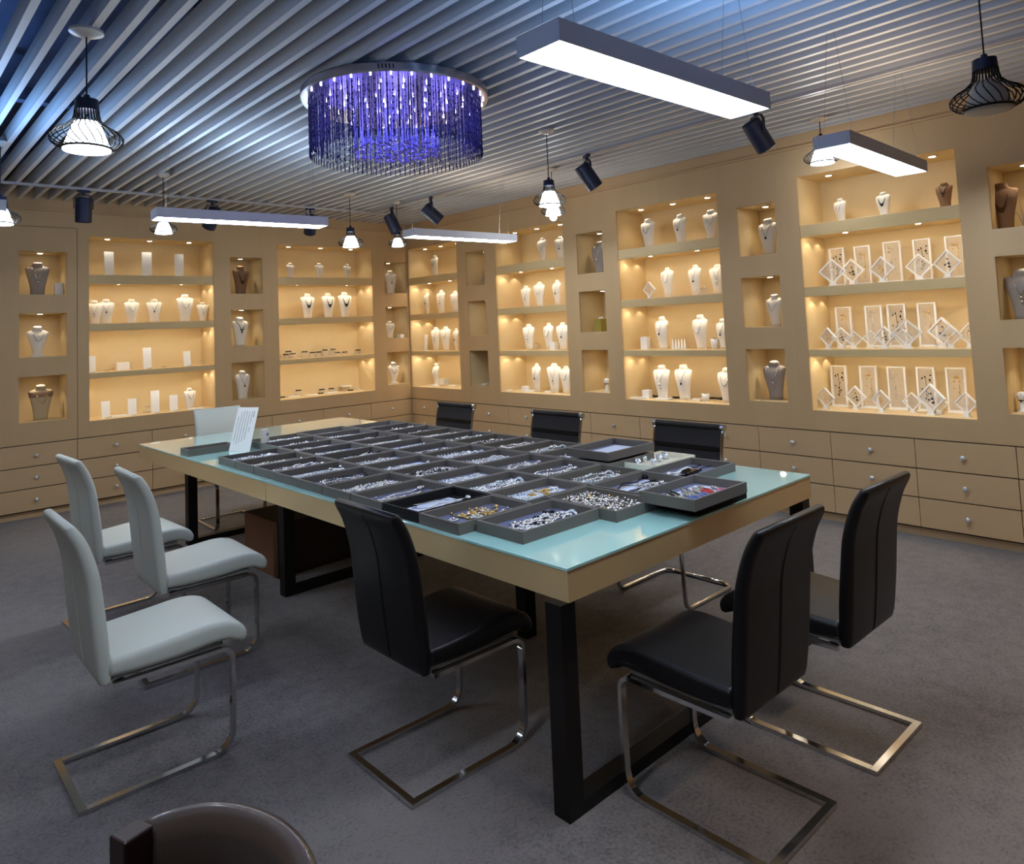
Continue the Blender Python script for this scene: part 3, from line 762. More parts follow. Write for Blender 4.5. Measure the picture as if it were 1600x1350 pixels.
mb = MB(); mb.tube([(.14*cos(a), .05*sin(a), .01+.015*sin(a*2)**2) for a in [2*pi*i/24 for i in range(24)]], .006, 6, close=True, rect=(.010, .0012))
o = mb.build('white_collar', M['white']); o.location = (-2.41, -5.945, TZ+.012); o.scale = (.8, .8, 1); tag(o, 'pale stiff collar curled in the rightmost front tray', 'collar')
solo(TP['paper'], -2.262, -5.350, TZ+TH, .02, 'empty grey tray with white paper, stacked on top at the right edge', (1.05, 1.15, 1))
solo(TP['grey'], -3.640, -2.790, TZ, -.02, 'narrow grey tray lying apart at the far left, before the folding sign', (.80, .62, 1))
put_flat('chain', (-3.64, -2.79, TZ+.0107), .0, 'thin silver chain in the narrow tray at the far left')
# pliers
def pliers(m):
    t = thing('pliers', '', 'pliers')
    j = MB()
    for s in (-1, 1): j.tube([(.0, s*.002, .008), (.02, s*.008, .008), (.045, s*.003, .008), (.06, s*.001, .008)], [.005, .006, .004, .002], 6)
    j.ball((0, 0, .009), .008, 8, 5, .7); j.build('jaws', M['satin'], t, smooth=True)
    for s in (-1, 1): MB().tube([(-.003, s*.003, .008), (-.03, s*.013, .008), (-.07, s*.014, .008), (-.10, s*.009, .008)], [.004, .006, .006, .004], 8).build('handle', m, t, smooth=True)
    return t
PL = [(pliers(M['satin']), 'steel'), (pliers(M['blue']), 'blue-gripped'), (pliers(M['red']), 'red-gripped'), (pliers(M['blackmetal']), 'black-gripped'), (pliers(M['pink']), 'pink-gripped')]
for i, (k, x, dy) in enumerate(((0, -.13, .0), (3, -.095, .01), (1, -.055, -.01), (0, -.02, .0), (1, .015, -.015), (2, .055, .01), (2, .09, .02), (4, .125, -.03))):
    p, nm = PL[k]; q = [a for a in (0, 3, 1, 0, 1, 2, 2, 4)[:i]].count(k); dup_ = (0, 3, 1, 0, 1, 2, 2, 4).count(k) > 1
    place(p, (-2.865+x, -6.32+dy, TZ+TH+.0107), 1.0+.1*(i % 3)+(pi if k in (0, 3) else 0), f"{nm} pliers in the stacked front tray"+((', left one of two', ', right one of two')[q] if dup_ else ''), 'pliers in the front tray')
# cream case with glass rings
def cream_case():
    t = thing('cream_ring_case', 'open cream leather case of glass rings behind the rightmost front tray', 'jewellery case', (-2.20, -5.665 + .035, TZ), .015)
    L, W, H = .39, .24, .035; e = .012
    MB().box(-L/2, L/2, -W/2, W/2, 0, .008).box(-L/2, L/2, -W/2, -W/2+e, .008, H).box(-L/2, L/2, W/2-e, W/2, .008, H).box(-L/2, -L/2+e, -W/2, W/2, .008, H).box(L/2-e, L/2, -W/2, W/2, .008, H).build('case_body', M['cream'], t, bevel=.002)
    r_ = random.Random(4)
    return t
cream_case()
mb = MB(); mb.lathe([(.012, .0), (.016, .001), (.016, .03), (.012, .03), (.012, .002)], 14); gr = mb.build('glass_ring', M['crystal'], smooth=True); gr['category'] = 'ring'
for i in range(8):
    o = gr if i == 0 else gr.copy()
    if i: C.objects.link(o)
    o.location = (-2.33+.042*i-.01*(i % 2), -5.60+.05*(i % 2)-.02*(i % 3), TZ+.009); o['label'] = f'clear glass ring, {ORD[i]} from left in the cream leather case'; o['group'] = 'glass rings in the cream case'
# folding sign with rotated lines of small print
def sign():
    t = thing('folding_sign', 'white slanted folding sign with rotated lines of small print, far table end', 'sign', (-3.49, -2.97, TZ+.001), radians(28))
    a = radians(20); Lh = .315; Wd = .18
    T = Matrix.Rotation(a, 4, 'Y')
    MB().box(0, .002, -Wd/2, Wd/2, 0, Lh, T).build('front_panel', M['white'], t)
    MB().box(0, .002, -.022, .022, -.125, 0, Matrix.Translation(T @ Vector((.002, 0, .125+.06))) @ Matrix.Rotation(radians(-24), 4, 'Y')).build('prop_leg', M['undersheet'], t)
    r_ = random.Random(9); mb = MB()
    # lines run up the panel; the bold title is on the near side
    for j, (y, z0, z1, h) in enumerate(((-.062, .245, .285, .007), (-.045, .20, .288, .004), (-.045, .14, .17, .004), (-.022, .085, .285, .004), (.0, .07, .29, .004), (.022, .06, .29, .004), (.044, .05, .285, .004), (.066, .075, .25, .004))):
        z = z0
        while z < z1:
            d = h*r_.uniform(.7, 1.1); w_ = h*r_.uniform(.6, 1)
            mb.box(-.0006, 0, y-w_, y+w_, z, z+d*.35, T); mb.box(-.0006, 0, y-w_*.3, y+w_*.3, z, z+d, T); z += d*1.5
    mb.build('printed_text', M['ink'], t)
sign()
t = thing('white_card_stand', 'small upright white card with a grey mark, right of the folding sign', 'card', (-3.305, -2.985, TZ+.0097), .5)
MB().box(-.036, .036, -.008, .008, 0, .125).build('card_body', M['white'], t, bevel=.001)
mb = MB(); 
for z in (.03, .04, .05): mb.box(.012, .028, -.0086, -.008, z, z+.004)
mb.ball((.02, -.0082, .085), .012, 10, 6); mb.v = [(x, max(y, -.0086), z) for x, y, z in mb.v]; mb.build('printed_mark', M['blue'], t)

# ------------------------------------------------------------------ displays in the wall cases
PROF = {'bust': [(0, .185, .095, .01), (.1, .185, .095, .01), (.25, .20, .10, 0), (.45, .24, .11, -.02), (.62, .28, .115, -.03), (.75, .305, .10, -.02), (.83, .31, .075, 0), (.858, .285, .06, .01), (.878, .215, .06, .02), (.895, .16, .07, .02), (.925, .132, .078, .015), (.97, .125, .075, .005), (1.0, .11, .068, 0), (1.002, .02, .02, 0)],
        'tall': [(0, .18, .06, 0), (.2, .185, .065, 0), (.45, .23, .075, -.02), (.65, .28, .08, -.03), (.79, .31, .065, -.02), (.855, .30, .05, 0), (.885, .22, .045, .015), (.92, .14, .05, .02), (.96, .11, .05, .015), (1.0, .095, .045, .01)],
        'flare': [(0, .25, .16, 0), (.03, .25, .16, 0), (.06, .16, .10, 0), (.14, .13, .085, 0), (.3, .18, .10, -.01), (.5, .25, .12, -.03), (.66, .30, .12, -.03), (.77, .325, .09, -.01), (.83, .31, .07, .01), (.86, .22, .07, .02), (.89, .15, .08, .02), (.92, .135, .085, .015), (.97, .13, .08, .005), (1.0, .115, .07, 0), (1.002, .02, .02, 0)]}
def bust_mesh(pk):
    rings = []
    for z, hw, hd, yo in PROF[pk]:
        tilt_ = .10 if z > .86 else 0
        rings.append([(hw*cos(2*pi*j/24), yo+hd*sin(2*pi*j/24), z*1.0+tilt_*hd*sin(2*pi*j/24)*(3 if z > .95 else 1)) for j in range(24)])
    return MB().loft(rings)
def interp(pk, z):
    P = PROF[pk]
    for a, b in zip(P, P[1:]):
        if a[0] <= z <= b[0]:
            u = (z-a[0])/max(b[0]-a[0], 1e-6); return [a[i]+(b[i]-a[i])*u for i in (1, 2, 3)]
    return P[-1][1:]
def on_front(pk, x, z, off=.008):
    hw, hd, yo = interp(pk, z); return yo-hd*math.sqrt(max(0, 1-(x/hw)**2))-off
BP = {}
for key, pk, m, nm in (('bust', 'bust', 'bust', 'necklace_bust'), ('bust_grey', 'bust', 'bustgrey', 'necklace_bust'), ('bust_brown', 'bust', 'bustbrown', 'necklace_bust'), ('bust_dark', 'bust', 'bustbrown', 'necklace_bust'), ('tallbust', 'tall', 'bust', 'necklace_board'),
                       ('flared', 'flare', 'bust', 'necklace_bust'), ('burlap', 'bust', 'burlap', 'necklace_bust')):
    t = thing(nm, '', 'jewellery bust'); bust_mesh(pk).build('torso', M[m], t, smooth=True)
    if key == 'burlap':
        rings = [[(interp(pk, z)[0]*1.04*cos(2*pi*j/24), interp(pk, z)[2]+interp(pk, z)[1]*1.07*sin(2*pi*j/24), z) for j in range(24)] for z in (.66, .70, .74, .78, .81)]
        MB().loft(rings, cap=False).build('brown_shoulder_wrap', M['bustbrown'], t, smooth=True)
    BP[key] = (t, pk)
def necklace(pk, kind, m, m2, zb, xw):
    """a necklace in bust units"""
    t = thing('necklace', '', 'necklace'); mb = MB(); N = 30
    top = .905 if pk != 'tall' else .925
    xt = .15 if pk != 'tall' else .12
    pts = []
    for i in range(N+1):
        u = -1+2*i/N; v = abs(u)
        if kind in ('v', 'pend', 'long'): z = zb+(top-zb)*v**1.05; x = math.copysign(min(xt+.02, v*xt*1.15+.0), u)
        else: z = zb+(top-zb)*(1-math.sqrt(max(0, 1-v**2.2))) ; x = math.copysign(xw*math.sqrt(max(0, 1-((z-(zb+(top-zb)*.45))/((top-zb)*.62))**2)) if z < top else xt, u) if v > .02 else 0
        if kind not in ('v', 'pend', 'long'):
            x = u*xw*1.0 if v < .7 else math.copysign(xw*.7+(xt-xw*.7)*(v-.7)/.3, u)
        pts.append((x, on_front(pk, x, z), z))
    if kind == 'beads' or kind == 'bib':
        for p, q in zip(pts, pts[1:]):
            for f in (0, .5): c = [p[i]+(q[i]-p[i])*f for i in range(3)]; mb.ball(c, .013, 6, 4)
        if kind == 'bib':
            for row in range(1, 5):
                for i in range(-6+row, 7-row):
                    x = i*.021; z = zb+.02+.0035*i*i-row*.03+.03; mb.ball((x, on_front(pk, x, max(z, .05), .012), z), .015, 6, 4)
    else:
        mb.tube(pts, .0065 if kind != 'v' else .009, 5)
    mb.build('strand', m, t, smooth=True)
    if kind in ('pend', 'v', 'long', 'u'):
        pb = MB(); z = zb-.03; pb.ball((0, on_front(pk, 0, z, .014), z), .028, 10, 6, 1.2 if kind != 'long' else 1.8)
        if kind == 'long': pb.tube([(0, on_front(pk, 0, z-.04), z-.04), (.012, on_front(pk, 0, z-.14), z-.15)], .008, 5); pb.tube([(0, on_front(pk, 0, z-.04), z-.04), (-.012, on_front(pk, 0, z-.12), z-.13)], .008, 5)
        if kind == 'v':
            for s in (-1, 1): pb.ball((s*.045, on_front(pk, .045, z+.05, .012), z+.06), .024, 8, 5)
            pb.ball((0, on_front(pk, 0, z-.05, .012), z-.05), .024, 8, 5)
        pb.build('pendant', m2, t, smooth=True)
    return t
NK = {}
for pk in ('bust', 'tall', 'flare'):
    NK[pk] = {'silver': (necklace(pk, 'beads', M['silver'], M['silver'], .50, .13), 'silver bead necklace'), 'pend': (necklace(pk, 'pend', M['silver'], M['dark'], .50, .12), 'dark pendant necklace'),
              'dark': (necklace(pk, 'v', M['dark'], M['dark'], .55, .12), 'black cluster necklace'), 'long': (necklace(pk, 'long', M['silver'], M['silver'], .46, .12), 'long silver necklace'),
              'bib': (necklace(pk, 'bib', M['dark'], M['dark'], .50, .13), 'dark bib necklace'), 'goldbib': (necklace(pk, 'bib', M['bronze'], M['gold'], .44, .12), 'bronze bib necklace'), 'gold': (necklace(pk, 'beads', M['gold'], M['gold'], .48, .12), 'pale gold necklace')}
UN = {'n_a': 'the leftmost niche column', 'A': 'the leftmost case', 'n_b': 'the second niche column', 'B': 'the second case', 'n_c': 'the third niche column', 'C': 'the third case',
      'n_d': 'the fourth niche column', 'D': 'the fourth case', 'n_e': 'the fifth niche column', 'E': 'the fifth case', 'n_f': 'the sixth niche column', 'F': 'the rightmost case', 'n_g': 'the rightmost niche column'}
SH = {1: 'top shelf', 2: 'second shelf', 3: 'third shelf', 4: 'bottom shelf', 'n1': 'top niche', 'n2': 'middle niche', 'n3': 'bottom niche'}
def whereabouts(u, s, i, n):
    base = f"{SH[s]} of {UN[u]}"
    return ('in ' if str(s)[0] == 'n' else 'on ')+base if n == 1 else f"{ORD[i]} from left on {base}"
def pos(wall, h, d): return (h, d) if wall == 'L' else (d, h)
ITEMS=[
('n_a', 'n1', 'bust_grey', [(-4.196, 0.17, 0.32)]),  # niche shade on the bust is put into its grey colour
('n_a', 'n1', 'ringbox', [(-4.021, 0.16, 0.189)]),
('n_a', 'n2', 'flared', [(-4.196, 0.17, 0.293)]),
('n_a', 'n3', 'burlap', [(-4.169, 0.17, 0.386)]),
('A', 1, 'pad', [(-3.565, 0.17, 0.259), (-3.205, 0.17, 0.267), (-2.875, 0.17, 0.257)]),
('A', 2, 'bust', [(-3.706, 0.17, 0.239), (-3.6, 0.17, 0.252), (-3.36, 0.17, 0.25), (-3.14, 0.17, 0.248), (-2.823, 0.17, 0.298), (-2.634, 0.17, 0.209)]),
('A', 3, 'pad', [(-3.736, 0.17, 0.173), (-3.21, 0.17, 0.223), (-2.805, 0.17, 0.171)]),
('A', 3, 'lowbox', [(-3.413, 0.38, 0.093)]),
('A', 3, 'rings', [(-2.582, 0.38, 0.07), (-3.548, 0.38, 0.045), (-2.988, 0.38, 0.044)]),
('A', 4, 'pad', [(-3.606, 0.17, 0.176), (-3.361, 0.17, 0.178), (-3.137, 0.17, 0.231), (-2.951, 0.17, 0.176)]),
('A', 4, 'bust', [(-2.786, 0.17, 0.224)]),
('A', 4, 'flat', [(-3.483, 0.201, 0.036), (-2.76, 0.08, 0.033)]),
('A', 4, 'rings', [(-3.176, 0.311, 0.091)]),
('n_b', 'n1', 'bust_brown', [(-2.199, 0.17, 0.367)]),
('n_b', 'n2', 'bust', [(-2.22, 0.17, 0.348)]),
('n_b', 'n3', 'pale', [(-2.201, 0.17, 0.319)]),
('B', 1, 'bust', [(-1.588, 0.17, 0.187), (-1.205, 0.17, 0.192), (-0.813, 0.17, 0.19)]),
('B', 2, 'bib', [(-1.374, 0.17, 0.3), (-1.094, 0.17, 0.306), (-0.861, 0.17, 0.316)]),
('B', 3, 'bangle', [(-1.55, 0.38, 0.134), (-1.585, 0.38, 0.075), (-1.494, 0.38, 0.083), (-1.337, 0.38, 0.107), (-1.232, 0.38, 0.082), (-1.146, 0.38, 0.083), (-1.058, 0.38, 0.118), (-0.947, 0.38, 0.122), (-0.883, 0.38, 0.048), (-0.781, 0.38, 0.048), (-0.584, 0.38, 0.072), (-0.477, 0.38, 0.071)]),
('B', 4, 'bangle', [(-1.432, 0.38, 0.103), (-1.116, 0.38, 0.074), (-0.985, 0.38, 0.072), (-1.643, 0.348, 0.015), (-1.144, 0.33, 0.02), (-0.722, 0.33, 0.02)]),
('B', 4, 'flat', [(-1.53, 0.309, 0.019), (-1.311, 0.252, 0.029), (-1.018, 0.279, 0.029), (-0.783, 0.38, 0.095), (-0.531, 0.38, 0.021)]),
('n_c', 'n1', 'bust', [(-0.163, 0.17, 0.311)]),
('n_c', 'n2', 'bust', [(-0.195, 0.17, 0.227)]),
('n_c', 'n2', 'lowbox', [(-0.108, 0.05, 0.047)]),
('n_c', 'n3', 'flared', [(-0.16, 0.17, 0.28)]),
('C', 1, 'bust', [(-0.4, 0.17, 0.279)]),
('C', 2, 'tallbust', [(-0.199, 0.17, 0.304), (-0.511, 0.17, 0.302), (-0.807, 0.17, 0.27)]),
('C', 3, 'pad', [(-0.122, 0.17, 0.216)]),
('C', 3, 'tallbust', [(-0.365, 0.17, 0.307), (-0.58, 0.17, 0.309), (-0.797, 0.17, 0.28)]),
('C', 4, 'flared', [(-0.346, 0.17, 0.301)]),
('C', 4, 'flat', [(-0.175, 0.256, 0.02), (-0.23, 0.38, 0.042), (-0.567, 0.286, 0.02)]),
('C', 4, 'lowbox', [(-0.215, 0.38, 0.092)]),
('n_d', 'n1', 'branch', [(-1.364, 0.17, 0.246)]),
('n_d', 'n3', 'flat', [(-1.273, 0.212, 0.015)]),
('D', 1, 'tallbust', [(-2.429, 0.17, 0.276), (-2.703, 0.17, 0.255)]),
('D', 2, 'tallbust', [(-2.129, 0.17, 0.243), (-2.348, 0.17, 0.274), (-2.626, 0.17, 0.275)]),
('D', 3, 'tallbust', [(-2.145, 0.17, 0.292), (-2.466, 0.17, 0.296), (-2.679, 0.17, 0.294)]),
('D', 3, 'rings', [(-2.039, 0.38, 0.096)]),
('D', 3, 'ringbox', [(-2.547, 0.16, 0.086)]),
('D', 4, 'tallbust', [(-2.244, 0.17, 0.316), (-2.519, 0.17, 0.319), (-2.696, 0.17, 0.291)]),
('D', 4, 'ringbox', [(-2.059, 0.16, 0.06)]),
('D', 4, 'flat', [(-1.745, 0.125, 0.014), (-2.121, 0.183, 0.014), (-2.426, 0.217, 0.017)]),
('n_e', 'n1', 'bust_grey', [(-3.257, 0.17, 0.33)]),
('n_e', 'n2', 'greenbox', [(-3.23, 0.17, 0.156)]),
('n_e', 'n3', 'ringstand', [(-3.265, 0.17, 0.129)]),
('E', 1, 'bust', [(-3.89, 0.17, 0.285), (-4.257, 0.17, 0.276), (-4.585, 0.17, 0.269)]),
('E', 2, 'diamond', [(-3.91, 0.14, 0.163)]),
('E', 2, 'tallbust', [(-4.081, 0.17, 0.283), (-4.386, 0.17, 0.282), (-4.617, 0.17, 0.265)]),
('E', 2, 'rings', [(-4.531, 0.05, 0.095)]),
('E', 3, 'ringbox', [(-3.788, 0.16, 0.151)]),
('E', 3, 'bust', [(-3.988, 0.17, 0.308), (-4.408, 0.17, 0.308), (-4.637, 0.17, 0.265)]),
('E', 3, 'cone', [(-4.09, 0.18, 0.099), (-4.123, 0.18, 0.099), (-4.156, 0.18, 0.098), (-4.191, 0.18, 0.098), (-4.222, 0.18, 0.097)]),
('E', 3, 'cup', [(-4.553, 0.16, 0.109)]),
('E', 4, 'bust', [(-3.952, 0.17, 0.315), (-4.196, 0.17, 0.323), (-4.642, 0.17, 0.3)]),
('E', 4, 'ringbox', [(-3.776, 0.16, 0.078)]),
('E', 4, 'cup', [(-4.423, 0.16, 0.075)]),
('E', 4, 'bangle', [(-3.689, 0.319, 0.017), (-3.786, 0.274, 0.017), (-4.027, 0.264, 0.017), (-4.081, 0.272, 0.016), (-4.149, 0.286, 0.016), (-4.354, 0.363, 0.016), (-4.427, 0.364, 0.014), (-4.494, 0.332, 0.014)]),
('E', 4, 'flat', [(-3.705, 0.103, 0.013), (-3.983, 0.145, 0.025), (-4.28, 0.218, 0.012)]),
('n_f', 'n1', 'bust', [(-5.125, 0.17, 0.309)]),
('n_f', 'n2', 'bust', [(-5.138, 0.17, 0.264)]),
('n_f', 'n3', 'bust_grey', [(-5.096, 0.17, 0.314)]),
('F', 1, 'bust', [(-5.736, 0.17, 0.19), (-6.057, 0.17, 0.187)]),
('F', 1, 'bust_dark', [(-6.467, 0.17, 0.187)]),
('F', 2, 'frame', [(-5.625, 0.3, 0.308), (-5.823, 0.3, 0.304), (-6.043, 0.3, 0.313), (-6.251, 0.3, 0.308), (-6.465, 0.3, 0.307)]),
('F', 2, 'diamond', [(-5.664, 0.14, 0.215), (-5.781, 0.14, 0.204), (-6.032, 0.14, 0.196), (-6.26, 0.14, 0.197), (-6.467, 0.14, 0.199)]),
('F', 3, 'frame', [(-5.643, 0.3, 0.32), (-5.873, 0.3, 0.321), (-6.039, 0.3, 0.325), (-6.249, 0.3, 0.324)]),
('F', 3, 'diamond', [(-5.593, 0.14, 0.166), (-5.664, 0.14, 0.164), (-5.789, 0.14, 0.139), (-5.884, 0.14, 0.137), (-6.014, 0.14, 0.166), (-6.169, 0.14, 0.214), (-6.112, 0.14, 0.141), (-6.377, 0.14, 0.217), (-6.449, 0.14, 0.158), (-6.544, 0.14, 0.171)]),
('F', 4, 'frame', [(-5.57, 0.3, 0.325), (-5.798, 0.3, 0.325), (-6.004, 0.3, 0.322), (-6.206, 0.3, 0.32), (-6.402, 0.3, 0.32)]),
('F', 4, 'diamond', [(-5.54, 0.14, 0.166), (-5.739, 0.14, 0.181), (-5.956, 0.14, 0.164), (-6.14, 0.14, 0.147), (-6.294, 0.14, 0.222), (-6.317, 0.14, 0.139), (-6.509, 0.14, 0.172)]),
('n_g', 'n1', 'bust_brown', [(-6.804, 0.17, 0.318)]),
('n_g', 'n1', 'branch', [(-6.917, 0.17, 0.335)]),
('n_g', 'n2', 'bust_grey', [(-6.878, 0.17, 0.326)]),
('n_g', 'n3', 'ringstand', [(-6.816, 0.17, 0.101)])]

# other display pieces
def slab(name, label_m, w, d, h, bev=.002): return MB().box(-w/2, w/2, -d/2, d/2, 0, h).build(name, label_m, bevel=bev)
def simple(o, cat): o['category'] = cat; return o
PAD = thing('jewellery_card_stand', '', 'display stand'); MB().box(-.24, .24, -.012, .012, 0, 1, Matrix.Rotation(-.10, 4, 'X')).build('card', M['white'], PAD); MB().box(-.20, .20, -.01, .16, 0, .05).build('foot', M['white'], PAD)
FR = thing('acrylic_frame', '', 'display frame')
MB().box(-.20, -.16, -.04, .04, .02, 1).box(.16, .20, -.04, .04, .02, 1).box(-.17, .17, -.04, .04, .97, 1).box(-.17, .17, -.04, .04, .02, .05).build('frame', M['white'], FR)
MB().box(-.17, .17, -.004, .004, .05, .97).build('film', M['film'], FR); MB().box(-.22, .22, -.09, .09, 0, .02).build('stand', M['white'], FR)
DI = thing('square_frame', '', 'display frame'); R45 = Matrix.Translation((0, 0, .53)) @ Matrix.Rotation(pi/4, 4, 'Y'); a = .33; e = .052
MB().box(-a, -a+e, -.05, .05, -a, a, R45).box(a-e, a, -.05, .05, -a, a, R45).box(-a+e, a-e, -.05, .05, a-e, a, R45).box(-a+e, a-e, -.05, .05, -a, -a+e, R45).build('frame', M['white'], DI)
MB().box(-a+e, a-e, -.004, .004, -a+e, a-e, R45).build('film', M['film'], DI); MB().box(-.14, .14, -.10, .10, 0, .045).box(-.10, .10, -.07, -.05, .045, .14).box(-.10, .10, .05, .07, .045, .14).build('stand', M['white'], DI)
def trinket(seed, m, tall):
    r_ = random.Random(seed); mb = MB(); n = 14 if tall else 9
    for i in range(n):
        x = r_.uniform(-.10, .10); z = r_.uniform(.2, .85) if tall else r_.uniform(.38, .70); mb.ball((x, -.006, z), r_.uniform(.012, .024) if tall else r_.uniform(.018, .035), 7, 5)
    x = r_.uniform(-.06, .06)
    mb.tube([(x, -.006, .25 if tall else .35), (x+.02, -.006, .5), (x, -.006, .8 if tall else .66)], .005, 4)
    o = mb.build('framed_jewellery', m, smooth=True); o['category'] = 'jewellery'; return o
TK = {1: [(trinket(i, M[m], True), l) for i, (m, l) in enumerate((('gold', 'gold jewellery'), ('silver', 'silver jewellery'), ('dark', 'dark jewellery')))], 0: [(trinket(i+7, M[m], False), l) for i, (m, l) in enumerate((('gold', 'gold earrings'), ('silver', 'silver earrings'), ('dark', 'black earrings')))]}
BOX = simple(slab('ring_box', M['white'], .075, .06, 1, 0), 'box')
LOW = simple(slab('low_white_block', M['white'], .12, .08, 1, 0), 'box')
FL = simple(slab('flat_display_pad', M['white'], .15, .09, .012), 'display pad')
RISE = simple(slab('clear_riser', M['film'], .085, .075, 1, 0), 'display stand')
GB = thing('olive_gold_box', '', 'box'); MB().box(-.055, .055, -.045, .045, 0, .13).build('box_body', M['green'], GB, bevel=.003); mb = MB()
for i in range(5): mb.ball((-.03+.015*i, 0, .137+.006*(i % 2)), .009, 6, 4)
mb.build('bow', M['pearl'], GB, smooth=True)
RS = thing('ring_stand', '', 'display stand'); MB().lathe([(.03, 0), (.03, .006), (.02, .01), (.018, .07), (.028, .09), (.03, .11), (.02, .125), (.002, .13)], 16).build('stand_body', M['white'], RS, smooth=True); mb = MB(); mb.tube([(.02*cos(2*pi*i/16), .02*sin(2*pi*i/16)-.002, .075) for i in range(16)], .003, 4, close=True); mb.ball((0, -.024, .07), .007, 6, 4); mb.build('ring', M['dark'], RS)
CN = MB().lathe([(.014, 0), (.013, .005), (.002, .095)], 12).build('ring_cone', M['white'], smooth=True); CN['category'] = 'ring holder'
CUP = thing('white_cup', '', 'cup'); MB().lathe([(.03, 0), (.038, .09), (.035, .09), (.028, .006), (.001, .006)], 20).build('cup_body', M['white'], CUP, smooth=True); MB().lathe([(.001, .09), (.018, .091), (.001, .10)], 12).build('ring_on_top', M['silver'], CUP)
BR = thing('twig_ornament', '', 'ornament'); mb = MB(); r_ = random.Random(2)
mb.lathe([(.03, 0), (.03, .012), (.005, .02)], 10)
for i in range(7):
    a = r_.uniform(-.9, .9); mb.tube([(0, 0, .01), (.03*a, .01*a, .09), (.10*a, .02*a, .17+.06*r_.random())], [.004, .003, .0012], 5)
mb.build('twigs', M['bustgrey'], BR)
first = set()
def one(key, p, loc, rz, label, group=None, sc=(1, 1, 1)):
    if key in first: o = copy_tree(p)
    else: first.add(key); o = p
    o.location = loc; o.rotation_euler = (0, 0, rz); o.scale = sc; o['label'] = label
    if group: o['group'] = group
    elif 'group' in o: del o['group']
    return o
NAMES = {'bust': 'white necklace bust', 'bust_grey': 'grey-toned necklace bust', 'bust_brown': 'brown linen necklace bust', 'bust_dark': 'brown necklace bust', 'tallbust': 'tall white necklace board', 'flared': 'white bust on flared foot', 'burlap': 'burlap bust with brown shoulders', 'bib': 'white necklace bust', 'pale': 'pale earring bust'}
KIND = {'bust': ['silver', 'pend', 'silver', 'long', 'pend'], 'tallbust': ['pend', 'long', 'silver'], 'bib': ['bib'], 'bust_dark': ['dark'], 'bust_brown': ['goldbib'], 'bust_grey': ['long'], 'flared': ['silver'], 'burlap': ['gold'], 'pale': ['pend']}
rj = random.Random(13); cnt = 0
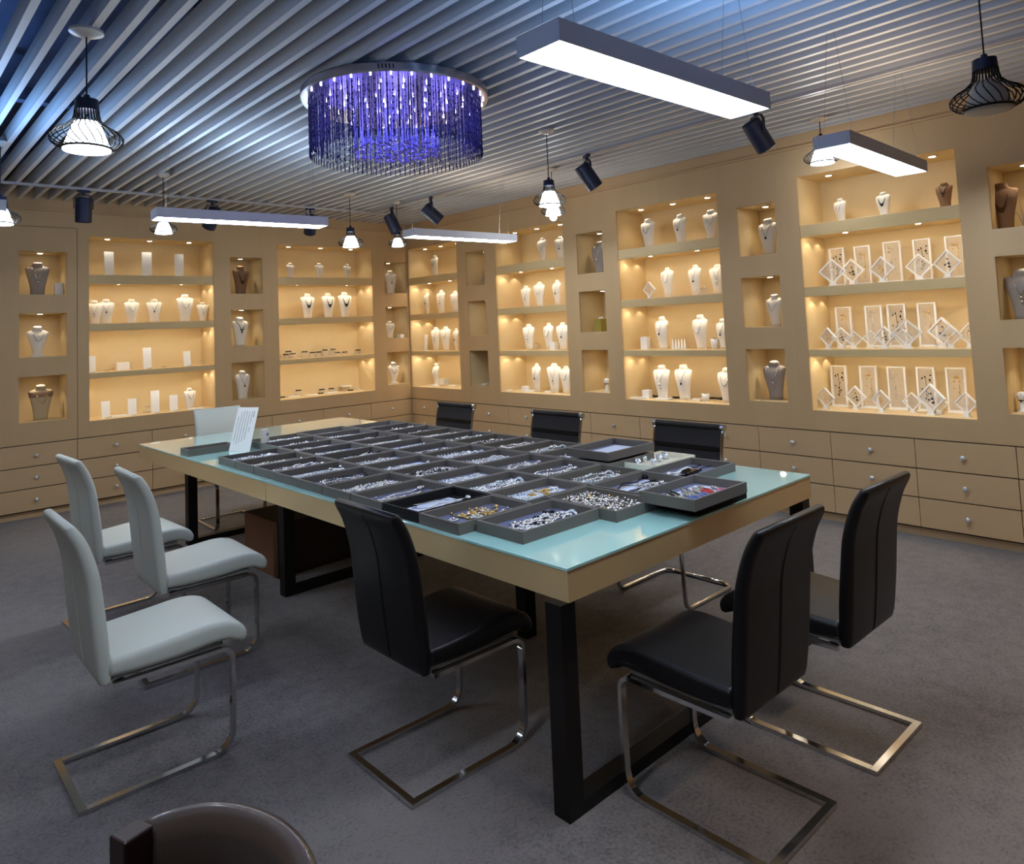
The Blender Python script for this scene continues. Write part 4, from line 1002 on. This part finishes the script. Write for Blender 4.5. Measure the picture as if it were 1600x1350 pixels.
for u, s, ty, lst in ITEMS:
    wall = 'L' if u in ('n_a', 'A', 'n_b', 'B', 'n_c') else 'R'
    rz = 0 if wall == 'L' else R90
    z = (LV.get(s) or NV.get(s))[0]
    lst = sorted(lst, key=lambda q: q[0] if wall == 'L' else -q[0]); n = len(lst)
    for i, (h, d, H) in enumerate(lst):
        x, y = pos(wall, h, d); w_ = whereabouts(u, s, i, n); grp = f"pieces on the {SH[s]} of {UN[u]}" if n > 1 else None
        cnt += 1
        if ty in NAMES:
            key = 'bust' if ty in ('bib', 'pale') else ty
            if u == 'n_b' and s == 'n2': kk = 'dark'
            elif u == 'F' and s == 1 and i == 1: kk = 'bib'
            else: kk = KIND[ty][cnt % len(KIND[ty])]
            p, pk = BP[key]; H = min(H, .33); jr = rj.uniform(-.25, .25) if wall == 'L' else rj.uniform(-.35, .15)
            one(key, p, (x, y, z), rz+jr, f"{NAMES[ty]} {w_}", grp, (H,)*3)
            np_, nl = NK[pk][kk]
            one('nk'+pk+kk, np_, (x, y, z), rz+jr, f"{nl} on bust, {w_}" if n == 1 else f"{nl}, on bust {w_}", None, (H,)*3)
        elif ty == 'pad':
            one('pad', PAD, (x, y, z), rz+rj.uniform(-.2, .2), f"white card stand {w_}", grp, (H*.95,)*3 if H < .2 else (H*.75, H*.8, H))
            o = put_flat('ring', (x-(0 if wall == 'L' else .02), y-(.02 if wall == 'L' else 0), z), rz, f"dark loop bracelet {w_}".replace('dark loop', 'small silver'), None, .9)
            o.location = (x + (0 if wall == 'L' else -.055), y - (.055 if wall == 'L' else 0), z)
        elif ty == 'ringbox': one('box', BOX, (x, y, z), rz, f"small white ring box {w_}", grp, (1, 1, min(H, .12)))
        elif ty == 'lowbox': one('low', LOW, (x, min(y, .33) if wall == 'L' else y, z), rz, f"low white block {w_}", grp, (1 if H > .05 else .5, 1, min(H, .08)))
        elif ty in ('rings', 'bangle', 'flat'):
            zz = z
            if H > .045:
                zz = z+H*.6; one('rise', RISE, (x, min(y, .35) if wall == 'L' else y, z), rz, f"clear riser under {'bracelet' if ty != 'flat' else 'pad'}, {w_}", None, (1, .8, H*.6)); y = min(y, .35) if wall == 'L' else y
            if ty == 'flat': one('flat', FL, (x, y, zz), rz+rj.uniform(-.1, .1), f"flat white display pad {w_}", grp)
            elif ty == 'bangle': put_flat('bangle', (x, y, zz), rz+rj.uniform(-.4, .4), f"dark beaded bracelet {w_}", grp, .95)
            else: put_flat('ring', (x, y, zz), rz, f"small silver bangle {w_}", grp, 1.0)
        elif ty == 'frame':
            one('frame', FR, (x, y, z), rz+.06*(i % 3-1), f"tall white acrylic frame {w_}", grp, (H, H*.8, H))
            p, l = TK[1][cnt % 3]; one('tk1%d' % (cnt % 3), p, (x, y, z), rz+.06*(i % 3-1), f"framed {l}, in tall frame {w_}", None, (H, H*.8, H))
        elif ty == 'diamond':
            dd = d+(.045 if i % 2 else -.035); x, y = pos(wall, h-(dd-d)*-.0, dd); jr = rj.uniform(-.3, .3)
            one('diamond', DI, (x, y, z), rz+jr, f"cornerwise white frame, {w_}", grp, (H,)*3)
            p, l = TK[0][cnt % 3]; one('tk0%d' % (cnt % 3), p, (x, y, z), rz+jr, f"framed {l}, in cornerwise frame {w_}", None, (H,)*3)
        elif ty == 'greenbox': one('gb', GB, (x, y, z), rz-.2, f"olive gold box with pearl bow, {w_}")
        elif ty == 'ringstand': one('rs', RS, (x, y, z), rz, f"white ring stand {w_}")
        elif ty == 'cone': one('cone', CN, (x, y, z), rz, f"small white ring cone {w_}", grp)
        elif ty == 'cup': one('cup', CUP, (x, y, z), rz, f"white cup with a ring on top {w_}", None, (1, 1, min(1, H/.1)))
        elif ty == 'branch': one('br', BR, (x, y, z), rz, f"dried twig ornament {w_}")
# prototypes that no shelf used are removed
for d_ in list(NK.values()):
    for o, _ in d_.values():
        if not o.get('label'):
            for ch in list(o.children): bpy.data.objects.remove(ch)
            bpy.data.objects.remove(o)
for p, l in TK[1]+TK[0]+list(PJ.values()):
    if not p.get('label'): bpy.data.objects.remove(p)
for o in list(C.objects):
    if o.parent is None and 'label' in o.keys() and not o['label']:
        for ch in list(o.children_recursive): bpy.data.objects.remove(ch)
        bpy.data.objects.remove(o)
